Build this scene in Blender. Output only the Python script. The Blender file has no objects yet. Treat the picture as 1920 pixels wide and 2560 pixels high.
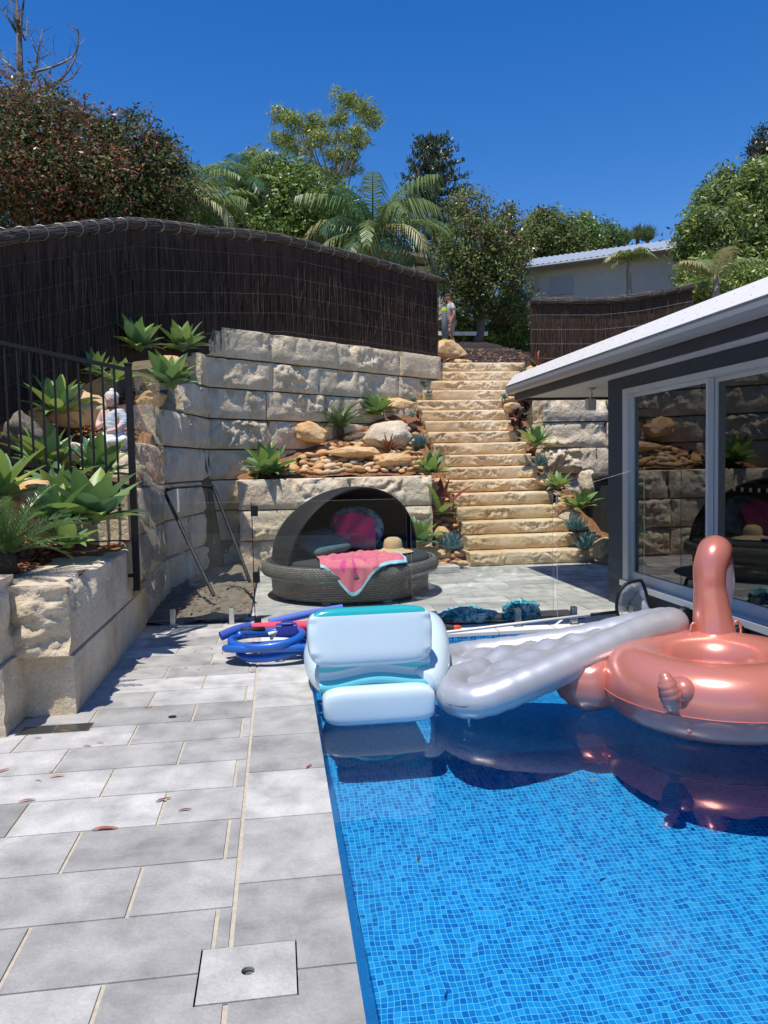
import bpy, bmesh, math, random
import numpy as np
from mathutils import Vector, Matrix
random.seed(7); rng = np.random.default_rng(7)
R_ = math.radians
SC = bpy.context.scene; COL = SC.collection
# ---------------------------------------------------------------- camera, sky, sun, exposure
FPX, EYE = 1922.0, 1.57
_y, _p, _r = R_(7.9), R_(-3.5), .021
CF = np.array([math.sin(_y)*math.cos(_p), math.cos(_y)*math.cos(_p), math.sin(_p)])
_R0 = np.array([math.cos(_y), -math.sin(_y), 0]); _U0 = np.cross(_R0, CF)
CR = _R0*math.cos(_r)-_U0*math.sin(_r); CU = _U0*math.cos(_r)+_R0*math.sin(_r)
cam = bpy.data.objects.new('camera', bpy.data.cameras.new('camera')); COL.objects.link(cam)
M = Matrix(((CR[0], CU[0], -CF[0], 0), (CR[1], CU[1], -CF[1], 0), (CR[2], CU[2], -CF[2], EYE), (0, 0, 0, 1)))
cam.matrix_world = M
cam.data.sensor_fit = 'VERTICAL'; cam.data.sensor_height = 24; cam.data.lens = 24*FPX/2560
cam.data.clip_start = .05; cam.data.clip_end = 3000
SC.camera = cam
SUNV = Vector((-.20, -.29, 1)).normalized()
el = math.asin(SUNV.z); az = math.atan2(SUNV.x, SUNV.y)
w = bpy.data.worlds.new('World'); SC.world = w; w.use_nodes = True
nt = w.node_tree; bg = nt.nodes['Background']
sky = nt.nodes.new('ShaderNodeTexSky'); sky.sky_type = 'NISHITA'; sky.sun_disc = False
sky.sun_elevation = el; sky.sun_rotation = az; sky.altitude = 300; sky.air_density = 1.1; sky.dust_density = .15; sky.ozone_density = 2.5
hsv = nt.nodes.new('ShaderNodeHueSaturation'); hsv.inputs['Hue'].default_value = .513; hsv.inputs['Saturation'].default_value = 1.42; hsv.inputs['Value'].default_value = .92
nt.links.new(sky.outputs[0], hsv.inputs['Color']); nt.links.new(hsv.outputs[0], bg.inputs[0]); bg.inputs[1].default_value = .15
sun = bpy.data.objects.new('sun', bpy.data.lights.new('sun', 'SUN')); COL.objects.link(sun)
sun.data.energy = 4.7; sun.data.angle = R_(.53); sun.data.color = (1, .94, .85)
sun.rotation_euler = SUNV.to_track_quat('Z', 'Y').to_euler()
SC.view_settings.view_transform = 'Standard'; SC.view_settings.look = 'None'
SC.view_settings.exposure = .12; SC.view_settings.gamma = 1
SC.cycles.max_bounces = 8; SC.cycles.transparent_max_bounces = 16

def ray(x, y): return CF + CR*(x-960)/FPX + CU*(1280-y)/FPX
def at(x, y, Y=None, z=None, X=None):
    d = ray(x, y)
    t = Y/d[1] if Y is not None else ((z-EYE)/d[2] if z is not None else X/d[0])
    return Vector((d[0]*t, d[1]*t, EYE+d[2]*t))
# ---------------------------------------------------------------- noise
_perm = np.random.default_rng(3).permutation(256); _perm = np.concatenate([_perm, _perm])
_gr = np.random.default_rng(4).normal(size=(256, 3)); _gr /= np.linalg.norm(_gr, axis=1)[:, None]
def perlin(p):
    p = np.asarray(p, float); i = np.floor(p).astype(int); f = p-i; i &= 255
    u = f*f*f*(f*(f*6-15)+10); out = 0
    for dx in (0, 1):
        for dy in (0, 1):
            for dz in (0, 1):
                h = _perm[_perm[_perm[(i[:, 0]+dx) & 255]+((i[:, 1]+dy) & 255)]+((i[:, 2]+dz) & 255)]
                g = _gr[h]; d = f-np.array([dx, dy, dz])
                wgt = (u[:, 0] if dx else 1-u[:, 0])*(u[:, 1] if dy else 1-u[:, 1])*(u[:, 2] if dz else 1-u[:, 2])
                out = out+wgt*(g*d).sum(1)
    return out*1.6
def fbm(p, o=4, lac=2.1, g=.5, ridge=False):
    p = np.asarray(p, float); s = 0; a = 1
    for k in range(o):
        n = perlin(p+17.3*k)
        s = s+a*((1-2*np.abs(n)) if ridge else n); p = p*lac; a *= g
    return s
# ---------------------------------------------------------------- objects
def tag(o, label, cat, group=None):
    o['label'] = label; o['category'] = cat
    if group: o['group'] = group
    return o
def struct(o): o['kind'] = 'structure'; return o
def thing(name, label, cat, loc=(0, 0, 0), rz=0, group=None):
    o = bpy.data.objects.new(name, None); COL.objects.link(o); o.location = loc; o.rotation_euler = (0, 0, rz)
    o.empty_display_size = .1
    return tag(o, label, cat, group)
def mk(name, V, F, mats, parent=None, smooth=False, mi=None, loc=None, tint=None):
    me = bpy.data.meshes.new(name)
    V = np.asarray(V, float)
    if isinstance(F, np.ndarray):
        n, k = F.shape
        me.vertices.add(len(V)); me.vertices.foreach_set('co', V.ravel())
        me.loops.add(n*k); me.loops.foreach_set('vertex_index', F.ravel().astype(np.int32))
        me.polygons.add(n); me.polygons.foreach_set('loop_start', np.arange(0, n*k, k, dtype=np.int32))
        me.update(calc_edges=True)
    else:
        me.from_pydata([tuple(v) for v in V], [], F)
    if not isinstance(mats, (list, tuple)): mats = [mats]
    for m in mats: me.materials.append(m)
    if mi is not None: me.polygons.foreach_set('material_index', np.asarray(mi, dtype=np.int32))
    if smooth: me.polygons.foreach_set('use_smooth', np.ones(len(me.polygons), dtype=bool))
    if tint is not None:
        at_ = me.attributes.new('tint', 'FLOAT', 'FACE'); at_.data.foreach_set('value', np.asarray(tint, dtype=np.float32))
    me.update()
    o = bpy.data.objects.new(name, me); COL.objects.link(o)
    if parent: o.parent = parent
    if loc is not None: o.location = loc
    return o
class MB:
    def __init__(s): s.V = []; s.F = []; s.M = []; s.T = []
    def add(s, V, F, m=0, t=0):
        b = len(s.V); s.V += [tuple(v) for v in V]; s.F += [tuple(i+b for i in f) for f in F]; s.M += [m]*len(F); s.T += [t]*len(F); return s
    def box(s, a, b, m=0, t=0):
        (x0, y0, z0), (x1, y1, z1) = a, b
        V = [(x0, y0, z0), (x1, y0, z0), (x1, y1, z0), (x0, y1, z0), (x0, y0, z1), (x1, y0, z1), (x1, y1, z1), (x0, y1, z1)]
        return s.add(V, [(3, 2, 1, 0), (4, 5, 6, 7), (0, 1, 5, 4), (1, 2, 6, 5), (2, 3, 7, 6), (3, 0, 4, 7)], m, t)
    def tube(s, pts, r, n=8, m=0, closed=False, cap=True, flat=1.0):
        pts = [Vector(p) for p in pts]; N = len(pts); rr = r if hasattr(r, '__len__') else [r]*N
        V = []; up = None
        for i, p in enumerate(pts):
            a = pts[(i-1) % N] if closed else pts[max(i-1, 0)]; c = pts[(i+1) % N] if closed else pts[min(i+1, N-1)]
            t = (c-a).normalized()
            if up is None: up = Vector((0, 0, 1)) if abs(t.z) < .9 else Vector((0, 1, 0))
            sd = t.cross(up).normalized(); up = sd.cross(t).normalized()
            for k in range(n):
                q = 2*math.pi*k/n; V.append(p+sd*math.cos(q)*rr[i]+up*math.sin(q)*rr[i]*flat)
        F = [(i*n+k, i*n+(k+1) % n, ((i+1) % N)*n+(k+1) % n, ((i+1) % N)*n+k) for i in range(N if closed else N-1) for k in range(n)]
        if cap and not closed: F += [tuple(range(n))[::-1], tuple((N-1)*n+k for k in range(n))]
        return s.add(V, F, m)
    def sup(s, c, r, e=(.4, .4), rot=None, nu=32, nv=16, m=0, fn=None):
        def cp(a, p): return math.copysign(abs(a)**p, a)
        V = []
        for j in range(nv+1):
            ph = -math.pi/2+math.pi*j/nv
            for i in range(nu):
                th = 2*math.pi*i/nu
                v = Vector((r[0]*cp(math.cos(ph), e[0])*cp(math.cos(th), e[1]), r[1]*cp(math.cos(ph), e[0])*cp(math.sin(th), e[1]), r[2]*cp(math.sin(ph), e[0])))
                if fn: v = Vector(fn(v))
                if rot: v = rot @ v
                V.append(v+Vector(c))
        F = [(j*nu+i, j*nu+(i+1) % nu, (j+1)*nu+(i+1) % nu, (j+1)*nu+i) for j in range(nv) for i in range(nu)]
        return s.add(V, F, m)
    def lathe(s, prof, c=(0, 0, 0), n=32, m=0, sx=1, sy=1):
        V = [(c[0]+r*math.cos(2*math.pi*k/n)*sx, c[1]+r*math.sin(2*math.pi*k/n)*sy, c[2]+z) for r, z in prof for k in range(n)]
        F = [(i*n+k, i*n+(k+1) % n, (i+1)*n+(k+1) % n, (i+1)*n+k) for i in range(len(prof)-1) for k in range(n)]
        return s.add(V, F, m)
    def o(s, name, mats, parent=None, smooth=False, loc=None, tint=False):
        return mk(name, s.V, s.F, mats, parent, smooth, s.M, loc, s.T if tint else None)
def bev(o, wd=.01, seg=2):
    b = o.modifiers.new('bevel', 'BEVEL'); b.width = wd; b.segments = seg; b.limit_method = 'ANGLE'; return o
def sub(o, n=1):
    b = o.modifiers.new('sub', 'SUBSURF'); b.levels = n; b.render_levels = n; return o
def skin(name, P, E, mat, parent=None, lv=2, root=0):
    me = bpy.data.meshes.new(name); me.from_pydata([p[:3] for p in P], E, []); me.materials.append(mat)
    o = bpy.data.objects.new(name, me); COL.objects.link(o)
    o.modifiers.new('skin', 'SKIN'); 
    if not me.skin_vertices: 
        bpy.context.view_layer.objects.active = o
    for i, p in enumerate(P):
        sv = me.skin_vertices[0].data[i]; rr = p[3]; sv.radius = rr if hasattr(rr, '__len__') else (rr, rr); sv.use_root = (i == root)
    o.modifiers['skin'].use_smooth_shade = True
    sub(o, lv)
    if parent: o.parent = parent
    return o
def cat(pts, n=8, closed=False):
    P = [Vector(p) for p in pts]; N = len(P); out = []
    for i in range(N if closed else N-1):
        g = lambda k: P[k % N] if closed else P[min(max(k, 0), N-1)]
        a, b, c, d = g(i-1), g(i), g(i+1), g(i+2)
        for k in range(n):
            t = k/n; out.append(.5*((2*b)+(c-a)*t+(2*a-5*b+4*c-d)*t*t+(3*b-a-3*c+d)*t**3))
    if not closed: out.append(P[-1])
    return out
# ---------------------------------------------------------------- materials
def mat(name, col, rough=.6, metal=0, var=None, vscale=3, vdet=6, bump=0, bscale=40, spec=.5, cols=None, trans=0, alpha=1, coat=0, warp=0, bdist=.02, stretch=None, tint=0, fac=(.3, .7), speck=0):
    m = bpy.data.materials.new(name); m.use_nodes = True; t = m.node_tree; N = t.nodes; L = t.links
    b = N['Principled BSDF']; b.inputs['Base Color'].default_value = (*col, 1); b.inputs['Roughness'].default_value = rough
    b.inputs['Metallic'].default_value = metal; b.inputs['Specular IOR Level'].default_value = spec
    b.inputs['Coat Weight'].default_value = coat; b.inputs['Coat Roughness'].default_value = .08; b.inputs['Alpha'].default_value = alpha
    tc = N.new('ShaderNodeTexCoord'); co = tc.outputs['Object']
    if stretch:
        mp = N.new('ShaderNodeMapping'); mp.inputs['Scale'].default_value = stretch; L.new(co, mp.inputs[0]); co = mp.outputs[0]
    last = None
    if var:
        nz = N.new('ShaderNodeTexNoise'); nz.inputs['Scale'].default_value = vscale; nz.inputs['Detail'].default_value = vdet; nz.inputs['Roughness'].default_value = .6; nz.inputs['Distortion'].default_value = warp
        L.new(co, nz.inputs['Vector'])
        cr = N.new('ShaderNodeValToRGB'); L.new(nz.outputs['Fac'], cr.inputs[0])
        cs = [col]+list(var); cr.color_ramp.elements[0].position = fac[0]; cr.color_ramp.elements[-1].position = fac[1]
        while len(cr.color_ramp.elements) < len(cs): cr.color_ramp.elements.new(.5)
        for k, c in enumerate(cs):
            cr.color_ramp.elements[k].position = fac[0]+(fac[1]-fac[0])*k/(len(cs)-1); cr.color_ramp.elements[k].color = (*c, 1)
        last = cr.outputs[0]
    if speck and last:
        n3 = N.new('ShaderNodeTexNoise'); n3.inputs['Scale'].default_value = 75; n3.inputs['Detail'].default_value = 4; n3.inputs['Roughness'].default_value = .8; L.new(co, n3.inputs['Vector'])
        h3 = N.new('ShaderNodeMapRange'); h3.inputs['From Min'].default_value = .35; h3.inputs['From Max'].default_value = .65; h3.inputs['To Min'].default_value = 1-speck*.6; h3.inputs['To Max'].default_value = 1+speck*.5; L.new(n3.outputs['Fac'], h3.inputs['Value'])
        h4 = N.new('ShaderNodeHueSaturation'); L.new(h3.outputs[0], h4.inputs['Value']); L.new(last, h4.inputs['Color']); last = h4.outputs[0]
    if tint:
        a = N.new('ShaderNodeAttribute'); a.attribute_name = 'tint'
        hs = N.new('ShaderNodeHueSaturation'); mm = N.new('ShaderNodeMath'); mm.operation = 'MULTIPLY_ADD'; mm.inputs[1].default_value = tint; mm.inputs[2].default_value = 1
        L.new(a.outputs['Fac'], mm.inputs[0]); L.new(mm.outputs[0], hs.inputs['Value'])
        if last: L.new(last, hs.inputs['Color'])
        else: hs.inputs['Color'].default_value = (*col, 1)
        last = hs.outputs[0]
    if last: L.new(last, b.inputs['Base Color'])
    if bump:
        n2 = N.new('ShaderNodeTexNoise'); n2.inputs['Scale'].default_value = bscale; n2.inputs['Detail'].default_value = 5; n2.inputs['Roughness'].default_value = .65
        L.new(co, n2.inputs['Vector']); bp = N.new('ShaderNodeBump'); bp.inputs['Strength'].default_value = bump; bp.inputs['Distance'].default_value = bdist
        L.new(n2.outputs['Fac'], bp.inputs['Height']); L.new(bp.outputs[0], b.inputs['Normal'])
    if trans:
        out = N['Material Output']; tr = N.new('ShaderNodeBsdfTranslucent'); mx = N.new('ShaderNodeMixShader'); mx.inputs[0].default_value = trans
        if last: L.new(last, tr.inputs[0])
        else: tr.inputs[0].default_value = (*col, 1)
        L.new(b.outputs[0], mx.inputs[1]); L.new(tr.outputs[0], mx.inputs[2]); L.new(mx.outputs[0], out.inputs[0])
    return m
def glass(name, tint=(.93, .97, .95), ior=1.5, extra=0.0, rough=0.0, bump=0):
    m = bpy.data.materials.new(name); m.use_nodes = True; t = m.node_tree; N = t.nodes; L = t.links; N.remove(N['Principled BSDF'])
    a = N.new('ShaderNodeBsdfTransparent'); a.inputs[0].default_value = (*tint, 1); g = N.new('ShaderNodeBsdfGlossy'); g.inputs['Roughness'].default_value = rough
    f = N.new('ShaderNodeFresnel'); f.inputs[0].default_value = ior; mx = N.new('ShaderNodeMixShader'); ad = N.new('ShaderNodeMath'); ad.inputs[1].default_value = extra
    L.new(f.outputs[0], ad.inputs[0]); L.new(ad.outputs[0], mx.inputs[0]); L.new(a.outputs[0], mx.inputs[1]); L.new(g.outputs[0], mx.inputs[2]); L.new(mx.outputs[0], N['Material Output'].inputs[0])
    if bump:
        tc = N.new('ShaderNodeTexCoord'); n2 = N.new('ShaderNodeTexNoise'); n2.inputs['Scale'].default_value = bump[0]; n2.inputs['Detail'].default_value = 2
        L.new(tc.outputs['Object'], n2.inputs['Vector']); bp = N.new('ShaderNodeBump'); bp.inputs['Strength'].default_value = bump[1]; bp.inputs['Distance'].default_value = .02
        L.new(n2.outputs['Fac'], bp.inputs['Height']); L.new(bp.outputs[0], g.inputs['Normal']); L.new(bp.outputs[0], f.inputs['Normal'])
    return m
MT = {}
MT['stone'] = mat('cream_sandstone', (.48, .38, .25), .9, var=[(.68, .565, .405), (.74, .64, .48)], vscale=1.6, bump=.9, bscale=22, bdist=.03, speck=.25, spec=.2)
MT['stone_grey'] = mat('weathered_sandstone', (.36, .28, .185), .92, var=[(.60, .485, .335), (.70, .58, .42), (.75, .645, .48)], vscale=2.2, warp=.6, bump=.9, bscale=22, bdist=.028, speck=.25, spec=.2, fac=(.28, .68))
MT['stone_step'] = mat('golden_sandstone', (.52, .35, .18), .9, var=[(.64, .48, .29), (.69, .56, .39)], vscale=1.3, bump=.8, bscale=32, bdist=.015, speck=.25, spec=.2)
MT['rock'] = mat('orange_sandstone_rock', (.56, .24, .07), .9, var=[(.62, .37, .16), (.66, .48, .28), (.45, .19, .07)], vscale=3, warp=.6, bump=.6, bscale=30, spec=.2)
MT['peb'] = [mat('pebble_%d' % i, c, .75, var=[tuple(v*.8 for v in c)], vscale=12, bump=.2, bscale=60, spec=.3) for i, c in enumerate([(.60, .40, .22), (.66, .50, .32), (.52, .29, .14), (.50, .40, .28), (.62, .37, .17)])]
MT['pave'] = mat('grey_limestone_paver', (.29, .288, .275), .75, var=[(.43, .42, .395), (.56, .545, .505)], vscale=4.5, warp=.25, bump=.5, bscale=55, bdist=.008, spec=.3, tint=.30, fac=(.28, .70), speck=.16)
MT['kerb'] = mat('pale_coping_stone', (.62, .61, .58), .7, var=[(.7, .69, .66)], vscale=3, bump=.2, bscale=80, bdist=.004, spec=.3)
MT['grout'] = mat('cream_grout', (.42, .37, .28), .95, var=[(.56, .50, .39)], vscale=30, bump=.4, bscale=120, bdist=.006, spec=.1)
MT['soil'] = mat('garden_soil', (.10, .05, .03), .95, var=[(.26, .13, .07), (.36, .19, .10)], vscale=25, bump=1, bscale=60, spec=.1)
MT['dirt'] = mat('dry_dirt', (.15, .125, .10), .95, var=[(.27, .23, .18)], vscale=10, bump=1, bscale=50, spec=.1)
MT['chip'] = [mat('mulch_chip_%d' % i, c, .9, spec=.2) for i, c in enumerate([(.34, .15, .07), (.44, .23, .12), (.20, .08, .05)])]
MT['brush'] = [mat('brushwood_%d' % i, c, .9, spec=.15) for i, c in enumerate([(.060, .040, .032), (.105, .072, .055), (.035, .024, .020)])]
MT['brushtop'] = [mat('brush_capping_%d' % i, c, .9, spec=.2) for i, c in enumerate([(.10, .085, .075), (.17, .15, .13), (.06, .05, .045)])]
MT['wire'] = mat('galvanised_wire', (.40, .40, .38), .5, metal=.5)
MT['dwire'] = mat('dull_wire', (.12, .12, .12), .6, metal=.3)
MT['black'] = mat('black_powdercoat', (.006, .006, .007), .5, var=[(.010, .010, .011)], vscale=30, spec=.3)
MT['steel'] = mat('brushed_steel', (.62, .62, .60), .25, metal=1, bump=.05, bscale=200)
MT['alu'] = mat('silver_aluminium', (.55, .57, .56), .4, metal=.15, var=[(.59, .61, .60)], vscale=4)
MT['navy'] = mat('blue_grey_render', (.035, .05, .065), .7, var=[(.045, .062, .08)], vscale=8, bump=.15, bscale=200, bdist=.004)
MT['soffit'] = mat('soffit_paint', (.62, .63, .62), .6, var=[(.58, .59, .58)], vscale=2)
MT['white'] = mat('white_paint', (.80, .77, .71), .45, var=[(.74, .71, .66)], vscale=6)
MT['gutter'] = mat('grey_gutter', (.30, .30, .29), .35, var=[(.34, .335, .32)], vscale=2, stretch=(1, .3, 8))
MT['fascia'] = mat('dark_fascia', (.035, .037, .04), .5, var=[(.05, .05, .052)], vscale=4)
MT['edge'] = mat('glass_edge', (.72, .82, .79), .2, var=[(.78, .86, .83)], vscale=5)
MT['glass'] = glass('fence_glass', (.94, .97, .955), 1.36, .0)
MT['acrylic'] = glass('acrylic_sheet', (.82, .83, .82), 1.5, .10, 0, (4, .35))
MT['door_glass'] = glass('tinted_door_glass', (.22, .25, .25), 1.9, .05)
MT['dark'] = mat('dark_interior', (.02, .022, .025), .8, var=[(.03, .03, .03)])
MT['rubber'] = mat('black_rubber', (.02, .02, .02), .7)
def leafm(n, c, tr=.25, ro=.4, sp=.5): return mat(n, c, ro, var=[tuple(v*1.25 for v in c)], vscale=1.5, spec=sp, trans=tr)
# ---------------------------------------------------------------- ground, paving, pool
PX0, PX1, PY0, PY1 = .206, 3.38, -3.2, 6.86
FENCE = [(-7, 2.5, 2.0), (-4.4, 5.2, 3.1), (-2.95, 7.7, 3.72), (-2.54, 8.9, 4.14), (-1.79, 10.7, 4.82), (-.93, 11.85, 5.08), (.17, 12.95, 5.30), (1.8, 14.3, 5.33), (3.35, 15.5, 5.28)]
def fence_y(x):
    f = FENCE
    if x <= f[0][0]: return f[0][1]
    for a, b in zip(f, f[1:]):
        if x <= b[0]: return a[1]+(b[1]-a[1])*(x-a[0])/(b[0]-a[0])
    return 16.2
def hill(x, y):
    base = np.interp(y, [0, 8, 12, 16, 24, 40, 80, 200, 900], [1.5, 2.2, 3.2, 3.55, 4.95, 6.2, 8, 9, 9])
    return base
def ground():
    xs = np.concatenate([np.arange(-900, -20, 80), np.arange(-20, 20, .4), np.arange(20, 900, 80)]); ys = np.concatenate([np.arange(-60, -4, 8), np.arange(-4, 34, .4), np.arange(34, 100, 6), np.arange(100, 1200, 100)])
    V = []
    for y in ys:
        for x in xs:
            fy = fence_y(x) if x < 3.35 else (15.9 if x < 9 else 14)
            z = -.12 if y < fy+.05 else hill(x, y)-(.25 if 2.8 < x < 6.6 and y < 24.5 else 0)
            if x > 8.5 and y > 8: z = hill(x, y)-.6
            V.append((x, y, z))
    nx = len(xs); F = []
    for j in range(len(ys)-1):
        for i in range(nx-1):
            cx, cy = (xs[i]+xs[i+1])/2, (ys[j]+ys[j+1])/2
            if PX0-.5 < cx < PX1+.5 and PY0-.5 < cy < PY1+.3: continue
            F.append((j*nx+i, j*nx+i+1, (j+1)*nx+i+1, (j+1)*nx+i))
    struct(mk('ground', V, F, mat('dry_grass_ground', (.07, .075, .03), .95, var=[(.14, .11, .06), (.20, .13, .08)], vscale=3, bump=.5), smooth=False))
ground()
LID = (-.288, 2.216, .021, 2.488); GR1 = (-1.60, 4.775, -1.17, 4.935); GR2 = (-2.15, 4.775, -1.66, 4.935)
def subtract(rects, h):
    out = []
    for (a, b, c, d) in rects:
        x0, y0, x1, y1 = h
        if c <= x0 or a >= x1 or d <= y0 or b >= y1: out.append((a, b, c, d)); continue
        if a < x0: out.append((a, b, x0, d))
        if c > x1: out.append((x1, b, c, d))
        l, r = max(a, x0), min(c, x1)
        if b < y0: out.append((l, b, r, y0))
        if d > y1: out.append((l, y1, r, d))
    return out
def paving():
    mb = MB(); g = .0075; gy = .004
    def slab(a, b, c, d, m=0):
        t = random.uniform(-1, .6)
        for q in subtract(subtract(subtract([(a+g, b+gy, c-g, d-gy)], LID), GR1), GR2):
            if q[2]-q[0] < .004 or q[3]-q[1] < .004: continue
            dz = 0
            mb.box((q[0], q[1], -.03), (q[2], q[3], dz), m, t)
    y = 2.336-.535*11
    while y < 6.8:
        slab(-.1935, y, PX0+g, min(y+.535, PY1+.0)); y += .535
    k = -16
    while True:
        y0 = 3.073+.353*k; y1 = y0+.353
        if y0 > 11.6: break
        off = 0 if k % 2 == 0 else .317
        xr = -.195; xl = -4.2 if y0 < 4.8 else -1.6
        xe = 6.2 if y0 > 7.3 else xr
        if 6.9 < y1 and y0 < 7.3 and False: pass
        x = -.252-off+.635*11 if xe > 0 else -.252-off+.635
        edges = []
        q = x
        while q > xl-.7: edges.append(q); q -= .635
        edges = sorted(edges)
        for a, b in zip(edges, edges[1:]):
            a2, b2 = max(a, xl), min(b, xe)
            if b2-a2 < .05: continue
            if xe == xr or y0 > 7.3: slab(a2, y0, b2, y1)
        k += 1
    # far coping and the strip up to the glass fence
    x = PX0-.393
    while x < 3.6:
        slab(x, PY1, min(x+.55, 3.64), 7.31, 1); x += .55
    y = PY0
    while y < PY1: slab(PX1, y, 3.64, y+.5, 0); y += .5
    struct(mb.o('deck_paving', [MT['pave'], MT['kerb']], tint=True))
    gb = MB(); gb.box((-4.3, PY0, -.2), (PX0-.012, PY1, -.006)); gb.box((-4.3, PY1+.0, -.2), (6.3, 11.75, -.006)); gb.box((PX1+.01, PY0, -.2), (3.7, PY1, -.006))
    V = []; 
    # subtract the skimmer well from the grout bed
    gb = MB()
    for q in subtract([(-4.3, PY0, PX0-.012, PY1+.01)], LID): gb.box((q[0], q[1], -.2), (q[2], q[3], -.006))
    gb.box((-4.3, PY1+.01, -.2), (6.3, 11.75, -.006)); gb.box((PX1+.01, PY0, -.2), (3.7, PY1+.01, -.0065))
    struct(gb.o('grout_bed', MT['grout']))
paving()
def mosaic(name, ax):
    m = bpy.data.materials.new(name); m.use_nodes = True; t = m.node_tree; N = t.nodes; L = t.links; b = N['Principled BSDF']; b.inputs['Roughness'].default_value = .25
    tc = N.new('ShaderNodeTexCoord'); nz = N.new('ShaderNodeTexNoise'); nz.inputs['Scale'].default_value = 5.5; nz.inputs['Detail'].default_value = 1.5
    L.new(tc.outputs['Object'], nz.inputs['Vector'])
    def vm(op, a, bb=None, v=None):
        n = N.new('ShaderNodeVectorMath'); n.operation = op; L.new(a, n.inputs[0])
        if bb is not None: L.new(bb, n.inputs[1])
        if v is not None: n.inputs[1].default_value = v
        return n.outputs[0]
    d = vm('SUBTRACT', nz.outputs['Color'], v=(.5, .5, .5)); d = vm('MULTIPLY', d, v=(.05, .05, .05))
    p = vm('ADD', tc.outputs['Object'], d); p = vm('MULTIPLY', p, v=(33, 33, 33))
    fl = vm('FLOOR', p); fr = vm('FRACTION', p); wn = N.new('ShaderNodeTexWhiteNoise'); L.new(fl, wn.inputs[0])
    cr = N.new('ShaderNodeValToRGB'); cr.color_ramp.interpolation = 'CONSTANT'
    cs = [(.006, .15, .42), (.006, .19, .48), (.010, .24, .54), (.005, .12, .38), (.02, .28, .57), (.007, .21, .51)]
    while len(cr.color_ramp.elements) < len(cs): cr.color_ramp.elements.new(.5)
    for k, c in enumerate(cs): cr.color_ramp.elements[k].position = k/len(cs); cr.color_ramp.elements[k].color = (*c, 1)
    L.new(wn.outputs[0], cr.inputs[0])
    sp = N.new('ShaderNodeSeparateXYZ'); L.new(fr, sp.inputs[0])
    def edge(s):
        a = N.new('ShaderNodeMath'); a.operation = 'LESS_THAN'; a.inputs[1].default_value = .09; L.new(s, a.inputs[0]); return a.outputs[0]
    e = N.new('ShaderNodeMath'); e.operation = 'MAXIMUM'; L.new(edge(sp.outputs[ax[0]]), e.inputs[0]); L.new(edge(sp.outputs[ax[1]]), e.inputs[1])
    mx = N.new('ShaderNodeMix'); mx.data_type = 'RGBA'; L.new(e.outputs[0], mx.inputs['Factor']); L.new(cr.outputs[0], mx.inputs[6]); mx.inputs[7].default_value = (.14, .48, .60, 1)
    L.new(mx.outputs[2], b.inputs['Base Color']); return m
def pool():
    ys = [PY0, 1.2, 2.2, 3.2, 4.2, 5.2, PY1-.02]; zs = [-1.25, -1.25, -1.15, -.90, -.68, -.50, -.47]; V = []; zt = -.031
    for y, z in zip(ys, zs): V += [(PX0, y, zt), (PX0+.195*(-z), y, z), (PX1-.02, y, z), (PX1, y, zt)]  # left wall's inward lean is added to hold a shaded band below the coping
    V[-4] = (PX0, PY1, zt); V[-1] = (PX1, PY1, zt); F = []; mi = []
    for k in range(len(ys)-1):
        a = 4*k; F += [(a, a+4, a+5, a+1), (a+1, a+5, a+6, a+2), (a+2, a+6, a+7, a+3)]; mi += [2, 0, 2]
    a = 4*(len(ys)-1); F += [(a, a+3, a+2, a+1), (0, 1, 2, 3)]; mi += [1, 1]
    struct(mk('pool_shell', V, F, [mosaic('pool_floor_mosaic', (0, 1)), mosaic('pool_end_mosaic', (0, 2)), mosaic('pool_side_mosaic', (1, 2))], mi=mi))
    n = 2; wv = [(PX0-.0, PY0, -.10), (PX1, PY0, -.10), (PX1, PY1, -.10), (PX0, PY1, -.10)]
    struct(mk('water', wv, [(0, 1, 2, 3)], glass('pool_water', (.80, .93, .985), 1.33, 0.0, 0.0, (3.2, .10))))
pool()
def lid():
    t = thing('skimmer_lid', 'square grey stone skimmer lid with a round finger hole beside the pool', 'skimmer lid', (-.133, 2.352, 0))
    hx, hy = .149, .131; n = 32; ca = math.atan2(.131, .149); angs = [ca+(math.pi-2*ca)*k/8 for k in range(8)]+[math.pi-ca+2*ca*k/8 for k in range(8)]; angs += [a+math.pi for a in angs]; mb = MB(); V = []; r = .021
    for z in (.0015, -.03):
        for k in range(n):
            a = angs[k]; c, s = math.cos(a), math.sin(a); V.append((r*c, r*s, z))
        for k in range(n):
            a = angs[k]; c, s = math.cos(a), math.sin(a); q = min(hx/abs(c) if abs(c) > 1e-6 else 9, hy/abs(s) if abs(s) > 1e-6 else 9)
            V.append((q*c, q*s, z))
    F = []
    for k in range(n):
        j = (k+1) % n; F += [(k, n+k, n+j, j), (2*n+k, 2*n+j, 3*n+j, 3*n+k), (k, j, 2*n+j, 2*n+k), (n+k, 3*n+k, 3*n+j, n+j)]
    mb.add(V, F); mb.o('lid_slab', MT['pave'], t, tint=True)
    b = MB(); x0, y0, x1, y1 = LID; b.box((x0-x0-.155+.0, -.137, -.3), (.155, .137, -.28)); 
    b.o('well_bottom', MT['rubber'], t)
    ring = MB(); ring.tube([(.024*math.cos(a), .024*math.sin(a), -.012) for a in np.linspace(0, 2*math.pi, 24, endpoint=False)], .004, 6, closed=True); ring.o('hole_collar', MT['rubber'], t)
lid()
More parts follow.
